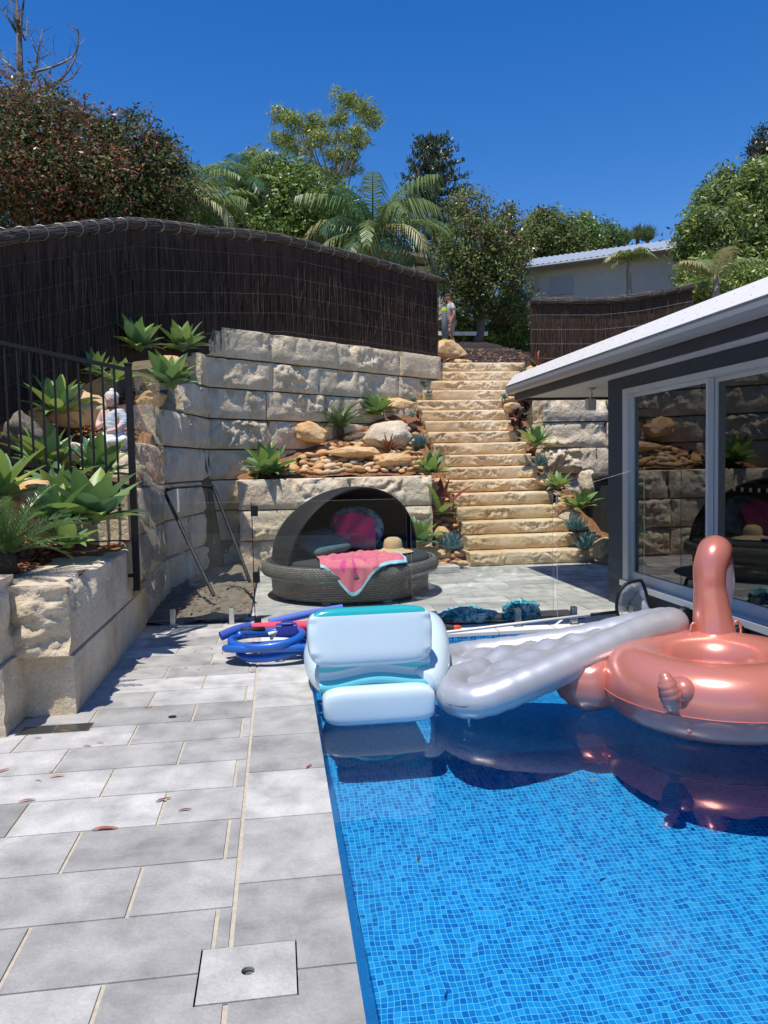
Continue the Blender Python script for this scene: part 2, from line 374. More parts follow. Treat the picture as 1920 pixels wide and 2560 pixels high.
def grate(R, lab):
    x0, y0, x1, y1 = R; t = thing('drain_grate', lab, 'drain grate', ((x0+x1)/2, (y0+y1)/2, 0), 0, 'drain grates in the paving'); hx, hy = (x1-x0)/2-.004, (y1-y0)/2-.004
    m = MB(); m.box((-hx, -hy, -.02), (hx, -hy+.012, .001)); m.box((-hx, hy-.012, -.02), (hx, hy, .001)); m.box((-hx, -hy+.012, -.02), (-hx+.012, hy-.012, .001)); m.box((hx-.012, -hy+.012, -.02), (hx, hy-.012, .001))
    m.o('frame', MT['steel'], t); b = MB()
    k = int(2*hy/.022)
    for i in range(1, k): y = -hy+.006+i*.022; b.box((-hx+.012, y, -.018), (hx-.012, y+.009, 0))
    b.box((-.006, -hy+.012, -.019), (.006, hy-.012, .0012)); b.o('bars', MT['steel'], t)
    p = MB(); p.box((-hx, -hy, -.0055), (hx, hy, -.0045)); 
    p.o('pit', MT['rubber'], t)
grate(GR1, 'metal drain grate in the sun at the foot of the planter corner'); grate(GR2, 'metal drain grate in shadow beside the forward block stack')
# ---------------------------------------------------------------- sandstone blocks
def block(name, p, ang, L, H, D, mt, parent, seed, amp=.035, patch=.18, chipk=1.1, cell=.04, endamp=None, bulge=.02, wmin=.22, under=0, ramp=.05):
    nl, nh, nd = max(4, int(L/cell)), max(4, int(H/cell)), max(3, int(D/(cell*1.6)))
    d = np.array([math.cos(ang), math.sin(ang), 0]); n = np.array([d[1], -d[0], 0]); up = np.array([0, 0, 1.])
    V = []; F = []
    def grid(f, na, nb):
        b = len(V)
        for j in range(nb+1):
            for i in range(na+1): V.append(f(i/na, j/nb))
        for j in range(nb):
            for i in range(na): q = b+j*(na+1)+i; F.append((q, q+1, q+na+2, q+na+1))
    grid(lambda a, b: (a*L, 0, b*H), nl, nh)               # front
    grid(lambda a, b: (a*L, b*D, H), nl, nd)               # top
    grid(lambda a, b: (L, a*D, b*H), nd, nh)               # right end
    grid(lambda a, b: (0, D-a*D, b*H), nd, nh)             # left end
    grid(lambda a, b: (L-a*L, D, b*H), 4, 3)               # back
    grid(lambda a, b: (a*L, D-b*D, 0), nl, nd)             # bottom
    V = np.array(V); loc = V[:, 0, None]*d-V[:, 1, None]*n+V[:, 2, None]*up; wp = loc+np.array(p)
    u, dd, v = V[:, 0], V[:, 1], V[:, 2]
    e = np.minimum(np.minimum(u, L-u), np.minimum(v, H-v)); wf = wmin+(1-wmin)*np.clip(e/ramp, 0, 1)
    sd = seed*7.7
    an = np.array([1, 1, 1.5]); f1 = fbm(wp*an*2.6+sd, 5, g=.6); wq = wp*an+.18*np.stack([fbm(wp*2+sd+k, 2) for k in (1, 5, 9)], 1)
    f2 = fbm(wq*4.2+sd+40, 5, ridge=True, g=.62); mask = np.clip(fbm(wp*1.3+sd+77, 2)*2.2+patch, .12, 1)
    front = np.exp(-dd/.06)*wf*(amp*mask*(.8*f1+.8*f2-.35+.25*fbm(wp*19+sd, 2, ridge=True))+bulge*np.clip(e/(ramp*2), 0, 1))
    if amp > .015:                                          # chipped upper arris: patches of the face break back
        chip = np.clip(fbm(wp*np.array([2.6, 2.6, 1.2])+sd+9, 4, g=.6), 0, 1)*np.clip((v-H*.35)/(H*.55), 0, 1); front -= np.exp(-dd/.06)*.13*chip*min(1, amp/.03)*(chipk if H > .3 else .25)
    if under: front -= np.exp(-dd/.06)*under*np.exp(-v/.035)
    ea = endamp if endamp is not None else amp*.5
    er = np.exp(-(L-u)/.05)*ea*f1*np.clip(np.minimum(v, H-v)/.05, .3, 1); el_ = np.exp(-u/.05)*ea*f1*np.clip(np.minimum(v, H-v)/.05, .3, 1)
    tn = .004*fbm(wp*5+sd, 3)*np.exp(-(H-v)/.05)
    rnd = .012*np.clip(1-np.minimum(H-v, 1)/.02, 0, 1)*np.clip(1-dd/.02, 0, 1)
    W = loc+front[:, None]*n+(er-el_)[:, None]*d+(tn-rnd)[:, None]*up
    o = mk(name, W, np.array(F), mt, parent, False, loc=Vector(p)-parent.location if parent else p)
    return o
def course(wall, pts, z, H, D, mt, rs, amp=.035, cell=.026, lo=1.0, hi=1.6):
    for (a, b) in zip(pts, pts[1:]):
        a, b = Vector((*a, 0)), Vector((*b, 0)); L = (b-a).length; dr = (b-a).normalized(); ang = math.atan2(dr.y, dr.x)
        n = max(1, round(L/rs.uniform(lo, hi))); cuts = [0]+sorted([(i+rs.uniform(-.18, .18))/n for i in range(1, n)])+[1]
        for s, e in zip(cuts, cuts[1:]):
            q = a+dr*(L*s+.005); off = rs.uniform(-.022, .022); nn = Vector((dr.y, -dr.x, 0))
            block('block', (q.x+nn.x*off, q.y+nn.y*off, z+.004), ang, L*(e-s)-.017, H-.014, D, mt, wall, rs.random()*50, amp*rs.uniform(.7, 1.3), cell=cell)
rs = random.Random(11)
wl = thing('stone_planter_wall', 'near sandstone planter wall of two courses along the left of the pool deck', 'retaining wall', (-1.33, 5.05, 0))
block('block', (-1.33, 5.13, .0), R_(90), 1.4, .393, .55, MT['stone_grey'], wl, 3, .012, cell=.022, endamp=.006, bulge=.0)
block('block', (-1.335, 6.54, .0), R_(90), 1.35, .395, .5, MT['stone_grey'], wl, 5, .012, cell=.025, bulge=0)
block('block', (-1.335, 5.04, .405), R_(90), 2.2, .455, .5, MT['stone'], wl, 9, .022, cell=.016, endamp=.075, bulge=0)
fb = thing('stone_block_stack', 'two rough sandstone blocks stacked at the left edge in front of the planter corner', 'retaining wall', (-2.8, 4.74, 0))
block('block', (-2.8, 4.76, 0), 0, 1.16, .42, .4, MT['stone_grey'], fb, 21, .02, cell=.03, endamp=.02)
block('block', (-2.8, 4.72, .425), 0, 1.13, .50, .42, MT['stone'], fb, 23, .04, cell=.025, endamp=.04)
A, B, C, Dp = (-1.37, 7.25), (-1.37, 9.9), (-.99, 11.9), (3.34, 15.36)
wt = thing('tall_retaining_wall', 'tall curved sandstone block wall stepping up below the dark brush fence', 'retaining wall', (-1.37, 7.9, 0))
T = [0, .467, .933, 1.40, 1.867, 2.333, 2.80, 3.267, 3.735]
S = [(-1.37, 7.9), (-1.37, 7.26), (-1.37, 7.26), (-1.37, 8.3), (-1.37, 9.25), (-1.22, 10.7), (-1.05, 11.55), None]
for k in range(8):
    H = T[k+1]-T[k]
    if k < 3: P = [S[k], B, C, (-.55, 12.25)]
    elif k < 5: P = [S[k], B, C, (1.9, 14.2)]
    elif k < 7: P = [S[k], C, Dp]
    else: P = [C, Dp]
    bt = .0*k; course(wt, P, T[k], H, .5 if k else .5, MT['stone_grey'] if k < 6 else MT['stone'], rs, .034 if k > 2 else .026)
wf_ = thing('front_retaining_wall', 'low three course sandstone wall directly behind the daybed', 'retaining wall', (-.58, 11.75, 0))
for k in range(3): course(wf_, [(-.58, 11.75), (2.40, 11.75)], T[k], .467, .5, MT['stone'], rs, .05, .024, 1.3, 1.6)
wr = thing('side_retaining_wall', 'rough sandstone block wall right of the steps behind the house corner', 'retaining wall', (4.48, 13.3, 0))
for k in range(6): course(wr, [(4.50+(.0 if k > 2 else .25), 13.3), (8.2, 13.3)], 2.75-.467*(k+1), .467, .55, MT['stone'], rs, .06, .024, 1.1, 1.5)
# ---------------------------------------------------------------- stairs
st = thing('stone_steps', 'long flight of rough golden sandstone steps climbing to the upper path', 'stairs', (3.8, 11.3, 0))
LEFT = [(520, 1600), (500, 1480), (460, 1365), (425, 1255), (400, 1150), (345, 1050), (345, 945), (340, 855), (250, 765), (215, 683), (190, 603), (165, 525), (125, 443), (170, 370), (220, 293), (272, 225), (305, 158)]
RIGHT = [(1445, 1555), (1310, 1445), (1255, 1335), (1195, 1225), (1135, 1120), (1080, 1025), (1020, 930), (975, 838), (935, 750), (885, 665), (845, 585), (808, 508), (765, 430), (790, 360), (850, 290), (890, 220), (925, 140)]
STEP = []
for k in range(17):
    Y = 11.3+.275*k
    xl = at(1000+LEFT[k][0]/2.9625, 880+LEFT[k][1]/2.9625, Y=Y).x; xr = at(1000+RIGHT[k][0]/2.9625, 880+RIGHT[k][1]/2.9625, Y=Y).x
    if 12 < k: xr = max(xr, 4.55)
    STEP.append((xl, xr, Y, .215*(k+1)))
    block('step', (xl, Y, .215*k+.002), 0, xr-xl, .211, .46, MT['stone_step'], st, 60+k, .030, patch=.9, cell=.017, endamp=.02, bulge=.008, wmin=.12, under=.03, ramp=.018)
# ---------------------------------------------------------------- garden beds
def hL(x, y):
    t = np.interp(y, [4.6, 7.2, 7.75, 8.6, 9.6, 10.8, 11.6, 12.5], [.80, .86, 1.25, 1.72, 2.2, 2.66, 3.15, 3.3])
    return t+.10*max(0, -1.6-x)
def hM(x, y):
    b = 1.36+.47*(y-12.0); g = .78*(y-11.45)-.05; k = min(1, max(0, (x-2.25)/.3)); return (b*(1-k)+g*k) if y > 11.8 else max(g, -.1)
def hR(x, y): return .74*(y-11.5)*(1-.55*min(1, max(0, (x-4.9)/.9)))
def bed(name, xs, ys, fn, mt, inside=None, nz=.03):
    xs = np.array(xs); ys = np.array(ys); P = np.array([(x, y, 0) for y in ys for x in xs], float); n = fbm(P*2.3, 4)*nz
    V = [(x, y, fn(x, y)+n[j*len(xs)+i]) for j, y in enumerate(ys) for i, x in enumerate(xs)]; nx = len(xs)
    F = [(j*nx+i, j*nx+i+1, (j+1)*nx+i+1, (j+1)*nx+i) for j in range(len(ys)-1) for i in range(nx-1) if inside is None or inside((xs[i]+xs[i+1])/2, (ys[j]+ys[j+1])/2)]
    return struct(mk(name, V, F, mt, smooth=True))
bed('garden_bed', np.arange(-4.4, -.8, .1), np.arange(4.75, 12.1, .1), hL, MT['soil'], lambda x, y: (x < -1.45 or (y > 9.9 and x < -1.4+.19*(y-9.9)-.15)) and y < fence_y(x)+.1 and (y > 5.3 or x < -1.7))
bed('rock_garden_soil', np.arange(-.6, 3.6, .08), np.arange(11.2, 16.6, .1), hM, MT['soil'], lambda x, y: (y > 12.1 or x > 2.42) and y < (12.25+(x+.56)*.80)+.3)
bed('side_bed_soil', np.arange(4.3, 6.6, .08), np.arange(11.2, 16.4, .1), hR, MT['soil'], lambda x, y: x < 5.0 or y < 13.4)
bed('dirt_patch', np.arange(-1.36, -.24, .07), np.arange(7.92, 12.2, .1), lambda x, y: .03+.02*(y-8), MT['dirt'], lambda x, y: x < -.3-.0*(y), .05)
def chips(name, n, fx, fn, mats, sz=.035):
    V = np.zeros((n*4, 3)); mi = rng.integers(0, len(mats), n)
    for i in range(n):
        x, y = fx(); z = fn(x, y)+random.uniform(.0, .03); a = random.uniform(0, 6.28); l = sz*random.uniform(.4, 1.2); w_ = l*random.uniform(.2, .45); tl = random.uniform(-.6, .6)
        c, s = math.cos(a), math.sin(a)
        for k, (u, v) in enumerate(((-l, -w_), (l, -w_), (l, w_), (-l, w_))): V[i*4+k] = (x+u*c-v*s, y+u*s+v*c, z+u*tl*.6+v*tl+.012)
    o = mk(name, V, np.arange(n*4).reshape(n, 4), mats, mi=mi); o['kind'] = 'stuff'; o['label'] = name.replace('_', ' '); return o
def fxL():
    while 1:
        x, y = random.uniform(-3.6, -1.2), random.uniform(4.9, 11.6)
        if (x < -1.78 or (y > 7.9 and x < -1.55)) and y < fence_y(x): return x, y
chips('mulch', 9000, fxL, hL, MT['chip'])
chips('fallen_leaf_litter', 500, lambda: (random.uniform(3.3, 6.2), random.uniform(15.9, 20)), lambda x, y: 3.66+.225*(y-16), [leafm('litter_a', (.55, .25, .12)), leafm('litter_b', (.62, .40, .25))], .035)
chips('leaf_litter', 160, lambda: (random.uniform(-1.3, -.3), random.uniform(7.95, 10)), lambda x, y: .06, MT['chip'], .025)
# upper sleeper path
def path():
    mb = MB(); y = 15.95; z = 3.62
    while y < 24:
        w_ = .22; mb.box((3.0+.08*(y-16)+random.uniform(-.1, .1), y, z-.15), (6.6+random.uniform(-.1, .1), y+w_-.015, z+random.uniform(-.015, .015)), 0, random.uniform(-1, 1)); y += w_; z += .225*w_
    struct(mb.o('timber_path', mat('dark_timber_sleeper', (.07, .05, .045), .85, var=[(.13, .10, .09)], vscale=6, stretch=(1, 8, 8), bump=.5, bscale=20, tint=.35), tint=True))
path()
# ---------------------------------------------------------------- rocks and pebbles
def ico(sub_, seed, flat=.7, rough=.25, cut=0):
    bm = bmesh.new(); bmesh.ops.create_icosphere(bm, subdivisions=sub_, radius=1); V = np.array([v.co[:] for v in bm.verts]); F = np.array([[v.index for v in f.verts] for f in bm.faces]); bm.free()
    s = seed*5.1; r = 1+rough*fbm(V*1.1+s, 4)
    V = V*r[:, None]
    if cut:
        g = np.random.default_rng(int(seed*10)).normal(size=(9, 3)); g /= np.linalg.norm(g, axis=1)[:, None]
        for nn in g: d_ = V@nn-.72; V = V-np.clip(d_, 0, 9)[:, None]*nn*.9
        V = V*(1+.07*fbm(V*4+s, 4, ridge=True)-.03)[:, None]
    V[:, 2] *= flat
    return V, F
def rock(p, r, seed, lab, flat=.6, name='rock', mt=None, rz=0, sx=1.4, group=None):
    V, F = ico(4, seed, flat, .22, 1); V = V*np.array([r*sx, r, r]); c, s = math.cos(rz), math.sin(rz); V = V@np.array([[c, s, 0], [-s, c, 0], [0, 0, 1]])
    o = mk(name, V, F, mt or MT['rock'], smooth=False, loc=p); return tag(o, lab, 'rock', group)
def gz(x, y):
    if x < -.9: return hL(x, y)
    if x > 4.3: return hR(x, y)
    return hM(x, y)
def onb(px, py, Y): p = at(px, py, Y=Y); return p
ROCKS = [ # px, py (centre), Y, radius, flat, sx, label
 (778, 1085, 13.0, .26, .8, 1.5, 'rust brown boulder against the block wall left of the cycad'),
 (880, 1130, 12.55, .26, .45, 2.1, 'long flat orange rock lying across the pebbles above the daybed'),
 (985, 1150, 12.35, .24, .6, 1.5, 'orange rock at the right end of the pebble bed above the daybed'),
 (965, 1090, 13.0, .36, .9, 1.4, 'large pale sandstone boulder behind the red cordyline'),
 (1000, 1010, 14.2, .22, .6, 1.5, 'orange rock right of the upper agave'),
 (1045, 1345, 11.5, .22, .8, 1.2, 'brown boulder behind the lower agave beside the daybed'),
 (1078, 1385, 11.28, .20, .6, 1.6, 'tan rock at the left foot of the steps'),
 (1105, 1330, 11.7, .13, .8, 1.2, 'rounded orange rock above the blue succulent left of the steps'),
 (1085, 1220, 12.2, .13, .8, 1.1, 'red brown rock under the drooping canna left of the steps'),
 (1508, 1375, 11.1, .24, 1.1, .95, 'upright rust orange boulder beside the house corner'),
 (1425, 1290, 11.9, .17, .7, 1.2, 'pale rock between two agaves right of the steps'),
 (1410, 1262, 12.1, .18, .7, 1.1, 'dark red rock right of the middle steps'),
 (1365, 1200, 12.6, .2, .6, 1.2, 'brown rock below the upper right agave'),
 (1282, 1020, 14.3, .17, .7, 1.3, 'orange rock beside the eleventh step'),
 (1270, 1005, 14.9, .2, .6, 1.3, 'golden rock under the end of the gutter'),
 (1340, 925, 15.9, .2, .6, 1.3, 'golden rock beside the top step'),
 (1468, 1205, 12.6, .24, 1.0, .9, 'squared sandstone boulder beside the dark covered box'),
 (1115, 882, 17.2, .42, .75, 1.3, 'big round orange boulder at the top left of the steps'),
 (1152, 915, 16.6, .28, .8, 1.0, 'split brown boulder at the top left of the steps'),
 (1150, 945, 15.9, .13, .8, 1.2, 'small tan rock on the left edge of the top step'),
 (200, 1030, 8.75, .28, .85, 1.3, 'big tan boulder behind the statue under the fence'),
 (165, 1135, 8.1, .25, .6, 1.5, 'grey boulder left of the statue'),
 (60, 1085, 8.0, .22, 1.1, 1.0, 'dark upright grey boulder behind the railing at far left'),
 (285, 1180, 8.15, .32, .75, 1.1, 'pale boulder the statue sits on'),
 (60, 1255, 6.7, .30, .9, 1.1, 'reddish boulder behind the left agaves'),
 (285, 1240, 7.6, .2, .7, 1.3, 'pale rock below the statue boulder'),
 (110, 1320, 6.3, .14, .8, 1.0, 'small orange rock among the near agaves'),
 (430, 905, 10.9, .16, .8, 1.5, 'brown rock under the agaves at the fence foot'),
 (380, 1000, 9.9, .17, .7, 1.4, 'tan rock at the end of the upper wall course'),
]
for i, (px, py, Y, r, fl, sx, lab) in enumerate(ROCKS):
    p = at(px, py, Y=Y); rock(p, r*.86, i+1.3, lab, fl, sx=sx, rz=random.uniform(-.3, .3), mt=MT['dirt'] if 'dark upright' in lab else MT['stone'] if ('pale' in lab or 'squared' in lab or 'grey' in lab) else None)
PEB = []
for i in range(8):
    V, F = ico(3, 30+i, .55, .12); me = mk('pebble', V, F, MT['peb'][i % 5], smooth=True); PEB.append(me.data); bpy.data.objects.remove(me)
def pebble(x, y, z, r, lab, grp):
    o = bpy.data.objects.new('pebble', random.choice(PEB)); COL.objects.link(o); o.location = (x, y, z); o.scale = (r*random.uniform(.9, 1.5), r, r*random.uniform(.8, 1.1)); o.rotation_euler = (random.uniform(-.3, .3), random.uniform(-.3, .3), random.uniform(0, 6.28)); tag(o, lab, 'pebble', grp)
n = 0; placed = []
def try_peb(fx, cnt, rr, lab, grp):
    k = 0; tries = 0
    while k < cnt and tries < cnt*60:
        tries += 1; x, y = fx(); r = random.uniform(*rr)
        if any((x-a)**2+(y-b)**2 < (.75*(r+c))**2 for a, b, c in placed): continue
        placed.append((x, y, r)); pebble(x, y, gz(x, y)+r*.25, r, lab, grp); k += 1
def fP():
    while 1:
        x, y = random.uniform(-.3, 2.6), random.uniform(12.2, 14.9)
        if y < 12.0+(x+.5)*.80-.0 and y > 12.2: return x, y
try_peb(fP, 235, (.055, .125), 'smooth tan river pebble in the rock garden above the daybed', 'river pebbles in the rock garden')
try_peb(lambda: (random.uniform(2.45, 2.85), random.uniform(11.3, 13.2)), 45, (.05, .10), 'brown river pebble in the gully left of the steps', 'pebbles left of the steps')
try_peb(lambda: (random.uniform(4.7, 5.0), random.uniform(11.3, 15.8)), 38, (.06, .11), 'tan river pebble in the strip right of the steps', 'pebbles right of the steps')
# ---------------------------------------------------------------- plants
AG = [leafm('agave_leaf_a', (.17, .28, .085), .25, .42), leafm('agave_leaf_b', (.27, .37, .09), .3, .42), leafm('agave_leaf_c', (.12, .22, .10), .2, .42)]
def agave(p, R, n, seed, lab, tilt=0, name='agave_plant', mats=None, wd=.195, grp='agave plants'):
    r = random.Random(seed); V = []; F = []; mi = []
    for i in range(n):
        t = i/(n-1); az_ = i*2.399+r.uniform(-.2, .2); e0 = R_(82-78*t**.8+r.uniform(-8, 8)); L = R*(.62+.45*math.sin(math.pi*min(1, .25+t*.7)))*r.uniform(.85, 1.12); W = L*wd*r.uniform(.85, 1.15)
        droop = R_(r.uniform(5, 40)*(.4+t)); ca, sa = math.cos(az_), math.sin(az_); b = len(V); x, z = .03*R, .02*t; tw = r.uniform(-.35, .35); S_ = 9
        for k in range(S_+1):
            q = k/S_; e = e0-droop*q*q; wv = W*(.38+1.35*q)*(1-q)**.62*1.15 if q < 1 else 0
            wv = W*max(0, math.sin(math.pi*(q*.88+.12))**.8)*(1-.15*q)
            if k == S_: wv = .004
            side = Vector((-sa, ca, 0)); fw = Vector((ca*math.cos(e), sa*math.cos(e), math.sin(e))); nn = side.cross(fw)*-1
            side2 = side*math.cos(tw*q)+nn*math.sin(tw*q)
            c = Vector((ca*x, sa*x, z+.05*R)); fold = .30*wv
            for u in (-1, -.5, 0, .5, 1): V.append(c+side2*wv*u+nn*fold*(abs(u)**1.3))
            x += L/S_*math.cos(e); z += L/S_*math.sin(e)
        for k in range(S_):
            for u in range(4): F.append((b+k*5+u, b+k*5+u+1, b+k*5+u+6, b+k*5+u+5)); mi.append(i % 3 if r.random() < 2 else 0)
    o = mk(name, V, F, mats or AG, smooth=True, mi=mi, loc=p); o.rotation_euler = (tilt, 0, r.uniform(0, 6)); return tag(o, lab, 'agave' if name == 'agave_plant' else 'plant', grp)
AGS = [(347, 880, 10.4, .52, 20, 'broad leaved agave against the brush fence above the black post'),
 (457, 882, 11.1, .52, 20, 'agave at the top of the left bed beside the highest wall block'),
 (425, 975, 9.7, .58, 20, 'agave spilling over the wall end just right of the clear sheet'),
 (240, 945, 9.6, .42, 10, 'thin narrow leaved agave in the shade below the fence'),
 (290, 960, 9.2, .36, 9, 'small sparse agave above the statue'),
 (145, 1040, 8.5, .50, 18, 'upright agave in front of the big tan boulder'),
 (120, 1190, 7.5, .56, 20, 'agave left of the statue behind the railing'),
 (248, 1200, 7.5, .50, 18, 'agave directly below the statue behind the railing'),
 (-10, 1265, 6.2, .58, 16, 'agave cut by the left edge of the picture'),
 (135, 1325, 6.35, .48, 14, 'smaller upright agave between the cycad and the big agave'),
 (232, 1320, 6.6, .66, 22, 'largest agave on the planter corner beside the black post'),
 (170, 1375, 6.15, .34, 12, 'low agave at the edge of the planter coping'),
 (145, 1250, 6.9, .42, 12, 'dark agave under the railing rail'),
 (671, 1190, 12.0, .62, 26, 'large agave at the left end of the rock garden above the daybed'),
 (943, 1040, 14.0, .50, 24, 'agave against the upper wall above the cycad'),
 (1079, 1190, 12.15, .48, 22, 'dark green agave beside the left edge of the middle steps'),
 (1050, 1365, 11.1, .50, 18, 'bright agave standing right beside the daybed canopy'),
 (1340, 1120, 12.9, .50, 16, 'pale green agave at the upper right of the steps'),
 (1395, 1225, 12.2, .42, 16, 'agave in the middle of the right side of the steps'),
 (1453, 1275, 11.8, .44, 16, 'lowest agave right of the steps next to the dark box')]
for i, (px, py, Y, R, n, lab) in enumerate(AGS):
    p = at(px, py, Y=Y); agave(p, R*(.84 if i != 10 else .78), int(n*1.2), 100+i, lab)
CHK = [leafm('chalk_stick', (.10, .20, .20), .05, .6), leafm('chalk_stick_b', (.16, .28, .27), .05, .6)]
def tuft(p, R, n, seed, lab, mats, name, cat_, wd=.045, h=1, grp=None):
    r = random.Random(seed); V = []; F = []; mi = []
    for i in range(n):
        a = r.uniform(0, 6.28); e = R_(r.uniform(15, 85)); L = R*r.uniform(.6, 1.1); o0 = Vector((r.uniform(-.3, .3)*R, r.uniform(-.3, .3)*R, 0)); d = Vector((math.cos(a)*math.cos(e), math.sin(a)*math.cos(e), math.sin(e)*h)); s = Vector((-math.sin(a), math.cos(a), 0))*wd*R; b = len(V)
        m_ = o0+d*L*.6+Vector((0, 0, .03*R)); t = o0+d*L-Vector((0, 0, .10*L*(1-math.sin(e)))); nn = s.cross(d).normalized()*wd*R*.7
        V += [o0-s*.7, o0+s*.7, m_+s, m_-s, t, m_+nn, o0+nn*.7]; F += [(b, b+6, b+5, b+3), (b+6, b+1, b+2, b+5), (b+3, b+5, b+4), (b+5, b+2, b+4)]; mi += [r.randrange(len(mats))]*4
    o = mk(name, V, F, mats, mi=mi, loc=p); return tag(o, lab, cat_, grp)
for i, (px, py, Y, R, lab) in enumerate([(1130, 1370, 11.15, .26, 'blue chalk stick clump at the left foot of the steps'), (1048, 1115, 12.9, .22, 'blue chalk stick clump between boulder and middle steps'), (1352, 1165, 12.5, .22, 'blue chalk stick clump below the upper right agave'), (1440, 1325, 11.45, .24, 'blue chalk stick clump right of the third step'), (1468, 1368, 11.2, .26, 'blue chalk stick clump beside the rust orange boulder')]):
    tuft(at(px, py, Y=Y), R, 170, i, lab, CHK, 'succulent_clump', 'succulent', grp='blue succulent clumps')
for i, (px, py, Y, lab) in enumerate([(1030, 1045, 13.9, 'small grey rosette succulent left of the eleventh step'), (1060, 970, 15.1, 'green rosette succulent left of the fourteenth step'), (1072, 992, 14.8, 'small dark rosette beside the thirteenth step'), (1034, 1008, 14.4, 'tiny green succulent on the left pebbles'), (1262, 1000, 14.6, 'pale rosette succulent at the right end of the twelfth step'), (1303, 1003, 14.3, 'pale blue rosette above the dark aeonium'), (1086, 950, 15.5, 'dark green succulent beside the second highest step')]):
    agave(at(px, py, Y=Y), .13, 16, 300+i, lab, name='rosette_succulent', mats=[CHK[1], leafm('rosette%d' % i, (.12, .24, .12) if 'green' in lab else (.2, .3, .28)), CHK[0]], wd=.28, grp='small rosette succulents')
RED = [leafm('red_leaf', (.22, .05, .04), .3), leafm('red_leaf_b', (.30, .12, .07), .3), leafm('olive_leaf', (.14, .13, .05), .3)]
DKP = [leafm('dark_purple_leaf', (.045, .012, .02), .1), leafm('dark_purple_leaf_b', (.07, .02, .03), .1)]
agave(at(972, 1130, Y=12.75), .36, 22, 400, 'red brown spiky cordyline in the middle of the rock garden', name='cordyline', mats=RED, wd=.07, grp=None)
agave(at(1340, 915, Y=15.6), .36, 9, 401, 'red cordyline at the right end of the top step', name='cordyline', mats=RED, wd=.10, grp=None)
agave(at(1100, 1290, Y=11.9), .62, 9, 402, 'tall dark red canna left of the steps below the agave', name='canna_plant', mats=[RED[0], RED[0], AG[1]], wd=.13, grp=None)
for k, (px, py, s) in enumerate([(1296, 1075, .2), (1300, 1045, .2), (1305, 1020, .18)]): pass
ae = thing('aeonium_plant', 'near black purple aeonium between the steps and the right wall', 'succulent', at(1299, 1085, Y=13.6))
for k in range(5):
    q = Vector((random.uniform(-.14, .14), random.uniform(-.1, .1), .12+.1*k)); o = agave(q, .16, 20, 410+k, 'x', name='rosette', mats=DKP+[DKP[0]], wd=.26); o.parent = ae
    for kk in ('label', 'category', 'group'): del o[kk]
mb = MB()
for k in range(5): mb.tube([(0, 0, -.2), (random.uniform(-.08, .08), 0, .12+.08*k)], .018, 6)
mb.o('stem', mat('purple_stem', (.08, .05, .04)), ae)
# cycads and palms
def frond(mb, base, az_, e0, L, droop, ll, n, m=0, wd=.012, vee=.5, hang=0, seed=0, lean=0):
    r = random.Random(seed); base = Vector(base); pts = []; p = base.copy(); S_ = 14; dirs = []
    for k in range(S_+1):
        q = k/S_; e = e0-droop*q**1.3; d = Vector((math.cos(az_)*math.cos(e), math.sin(az_)*math.cos(e), math.sin(e))); pts.append(p.copy()); dirs.append(d); p += d*L/S_
    mb.tube(pts, [max(.002, .012*L*(1-k/S_)) for k in range(S_+1)], 4, m)
    V = []; F = []; side0 = Vector((-math.sin(az_), math.cos(az_), 0))
    for i in range(n):
        q = .10+.9*i/n; k = q*S_; k0 = min(S_-1, int(k)); c = pts[k0].lerp(pts[k0+1], k-k0); d = dirs[k0]; up = side0.cross(d)*-1
        l = ll*(math.sin(math.pi*min(1, q*.85+.12))**.6)*r.uniform(.85, 1.1)
        for s in (-1, 1):
            v = (side0*s*.8+d*r.uniform(.4, .75)+up*vee*r.uniform(.4, 1.6)).normalized(); mid = c+v*l*.5; tip = c+v*l-Vector((0, 0, hang*l)); mid.z -= hang*l*.15
            wv = d.cross(up).normalized(); ws = d*wd; b = len(V)
            V += [c-ws, c+ws, mid+ws*1.2, mid-ws*1.2, tip]; F += [(b, b+1, b+2, b+3), (b+3, b+2, b+4)]
    mb.add(V, F, m)
CY = [leafm('cycad_leaf', (.055, .12, .03), .1, .35), leafm('cycad_leaf_b', (.09, .16, .045), .1, .35)]
def cycad(p, L, n, lab, seed, ll):
    t = thing('cycad_plant', lab, 'cycad', p); r = random.Random(seed)
    for i in range(n):
        mb = MB(); frond(mb, (0, 0, .1), i*2.399, R_(75-65*(i/n)+r.uniform(-6, 6)), L*r.uniform(.85, 1.1), R_(r.uniform(30, 60)), ll, 44, 0, .0036*L/.6, .35, seed=i); mb.o('frond', CY[i % 2], t)
    mb = MB(); mb.sup((0, 0, .04), (.07, .07, .09), (.8, .8)); mb.o('trunk', mat('cycad_trunk', (.06, .045, .03), .9, bump=1), t)
cycad(at(15, 1425, Y=5.5), .60, 26, 'near cycad with arching feathery fronds at the planter edge on the left', 3, .085)
cycad(at(851, 1085, Y=13.4), .60, 26, 'dark green cycad in the middle of the rock garden', 4, .10)
PL = [leafm('palm_green', (0.156, 0.221, 0.065), .3, .45), leafm('palm_dry', (.34, .33, .15), .3, .45), leafm('palm_dark', (0.065, 0.143, 0.058), .3, .4)]
BARK = mat('palm_trunk', (.20, .17, .13), .9, var=[(.28, .24, .19)], vscale=6, stretch=(1, 1, 6), bump=.6, bscale=12)
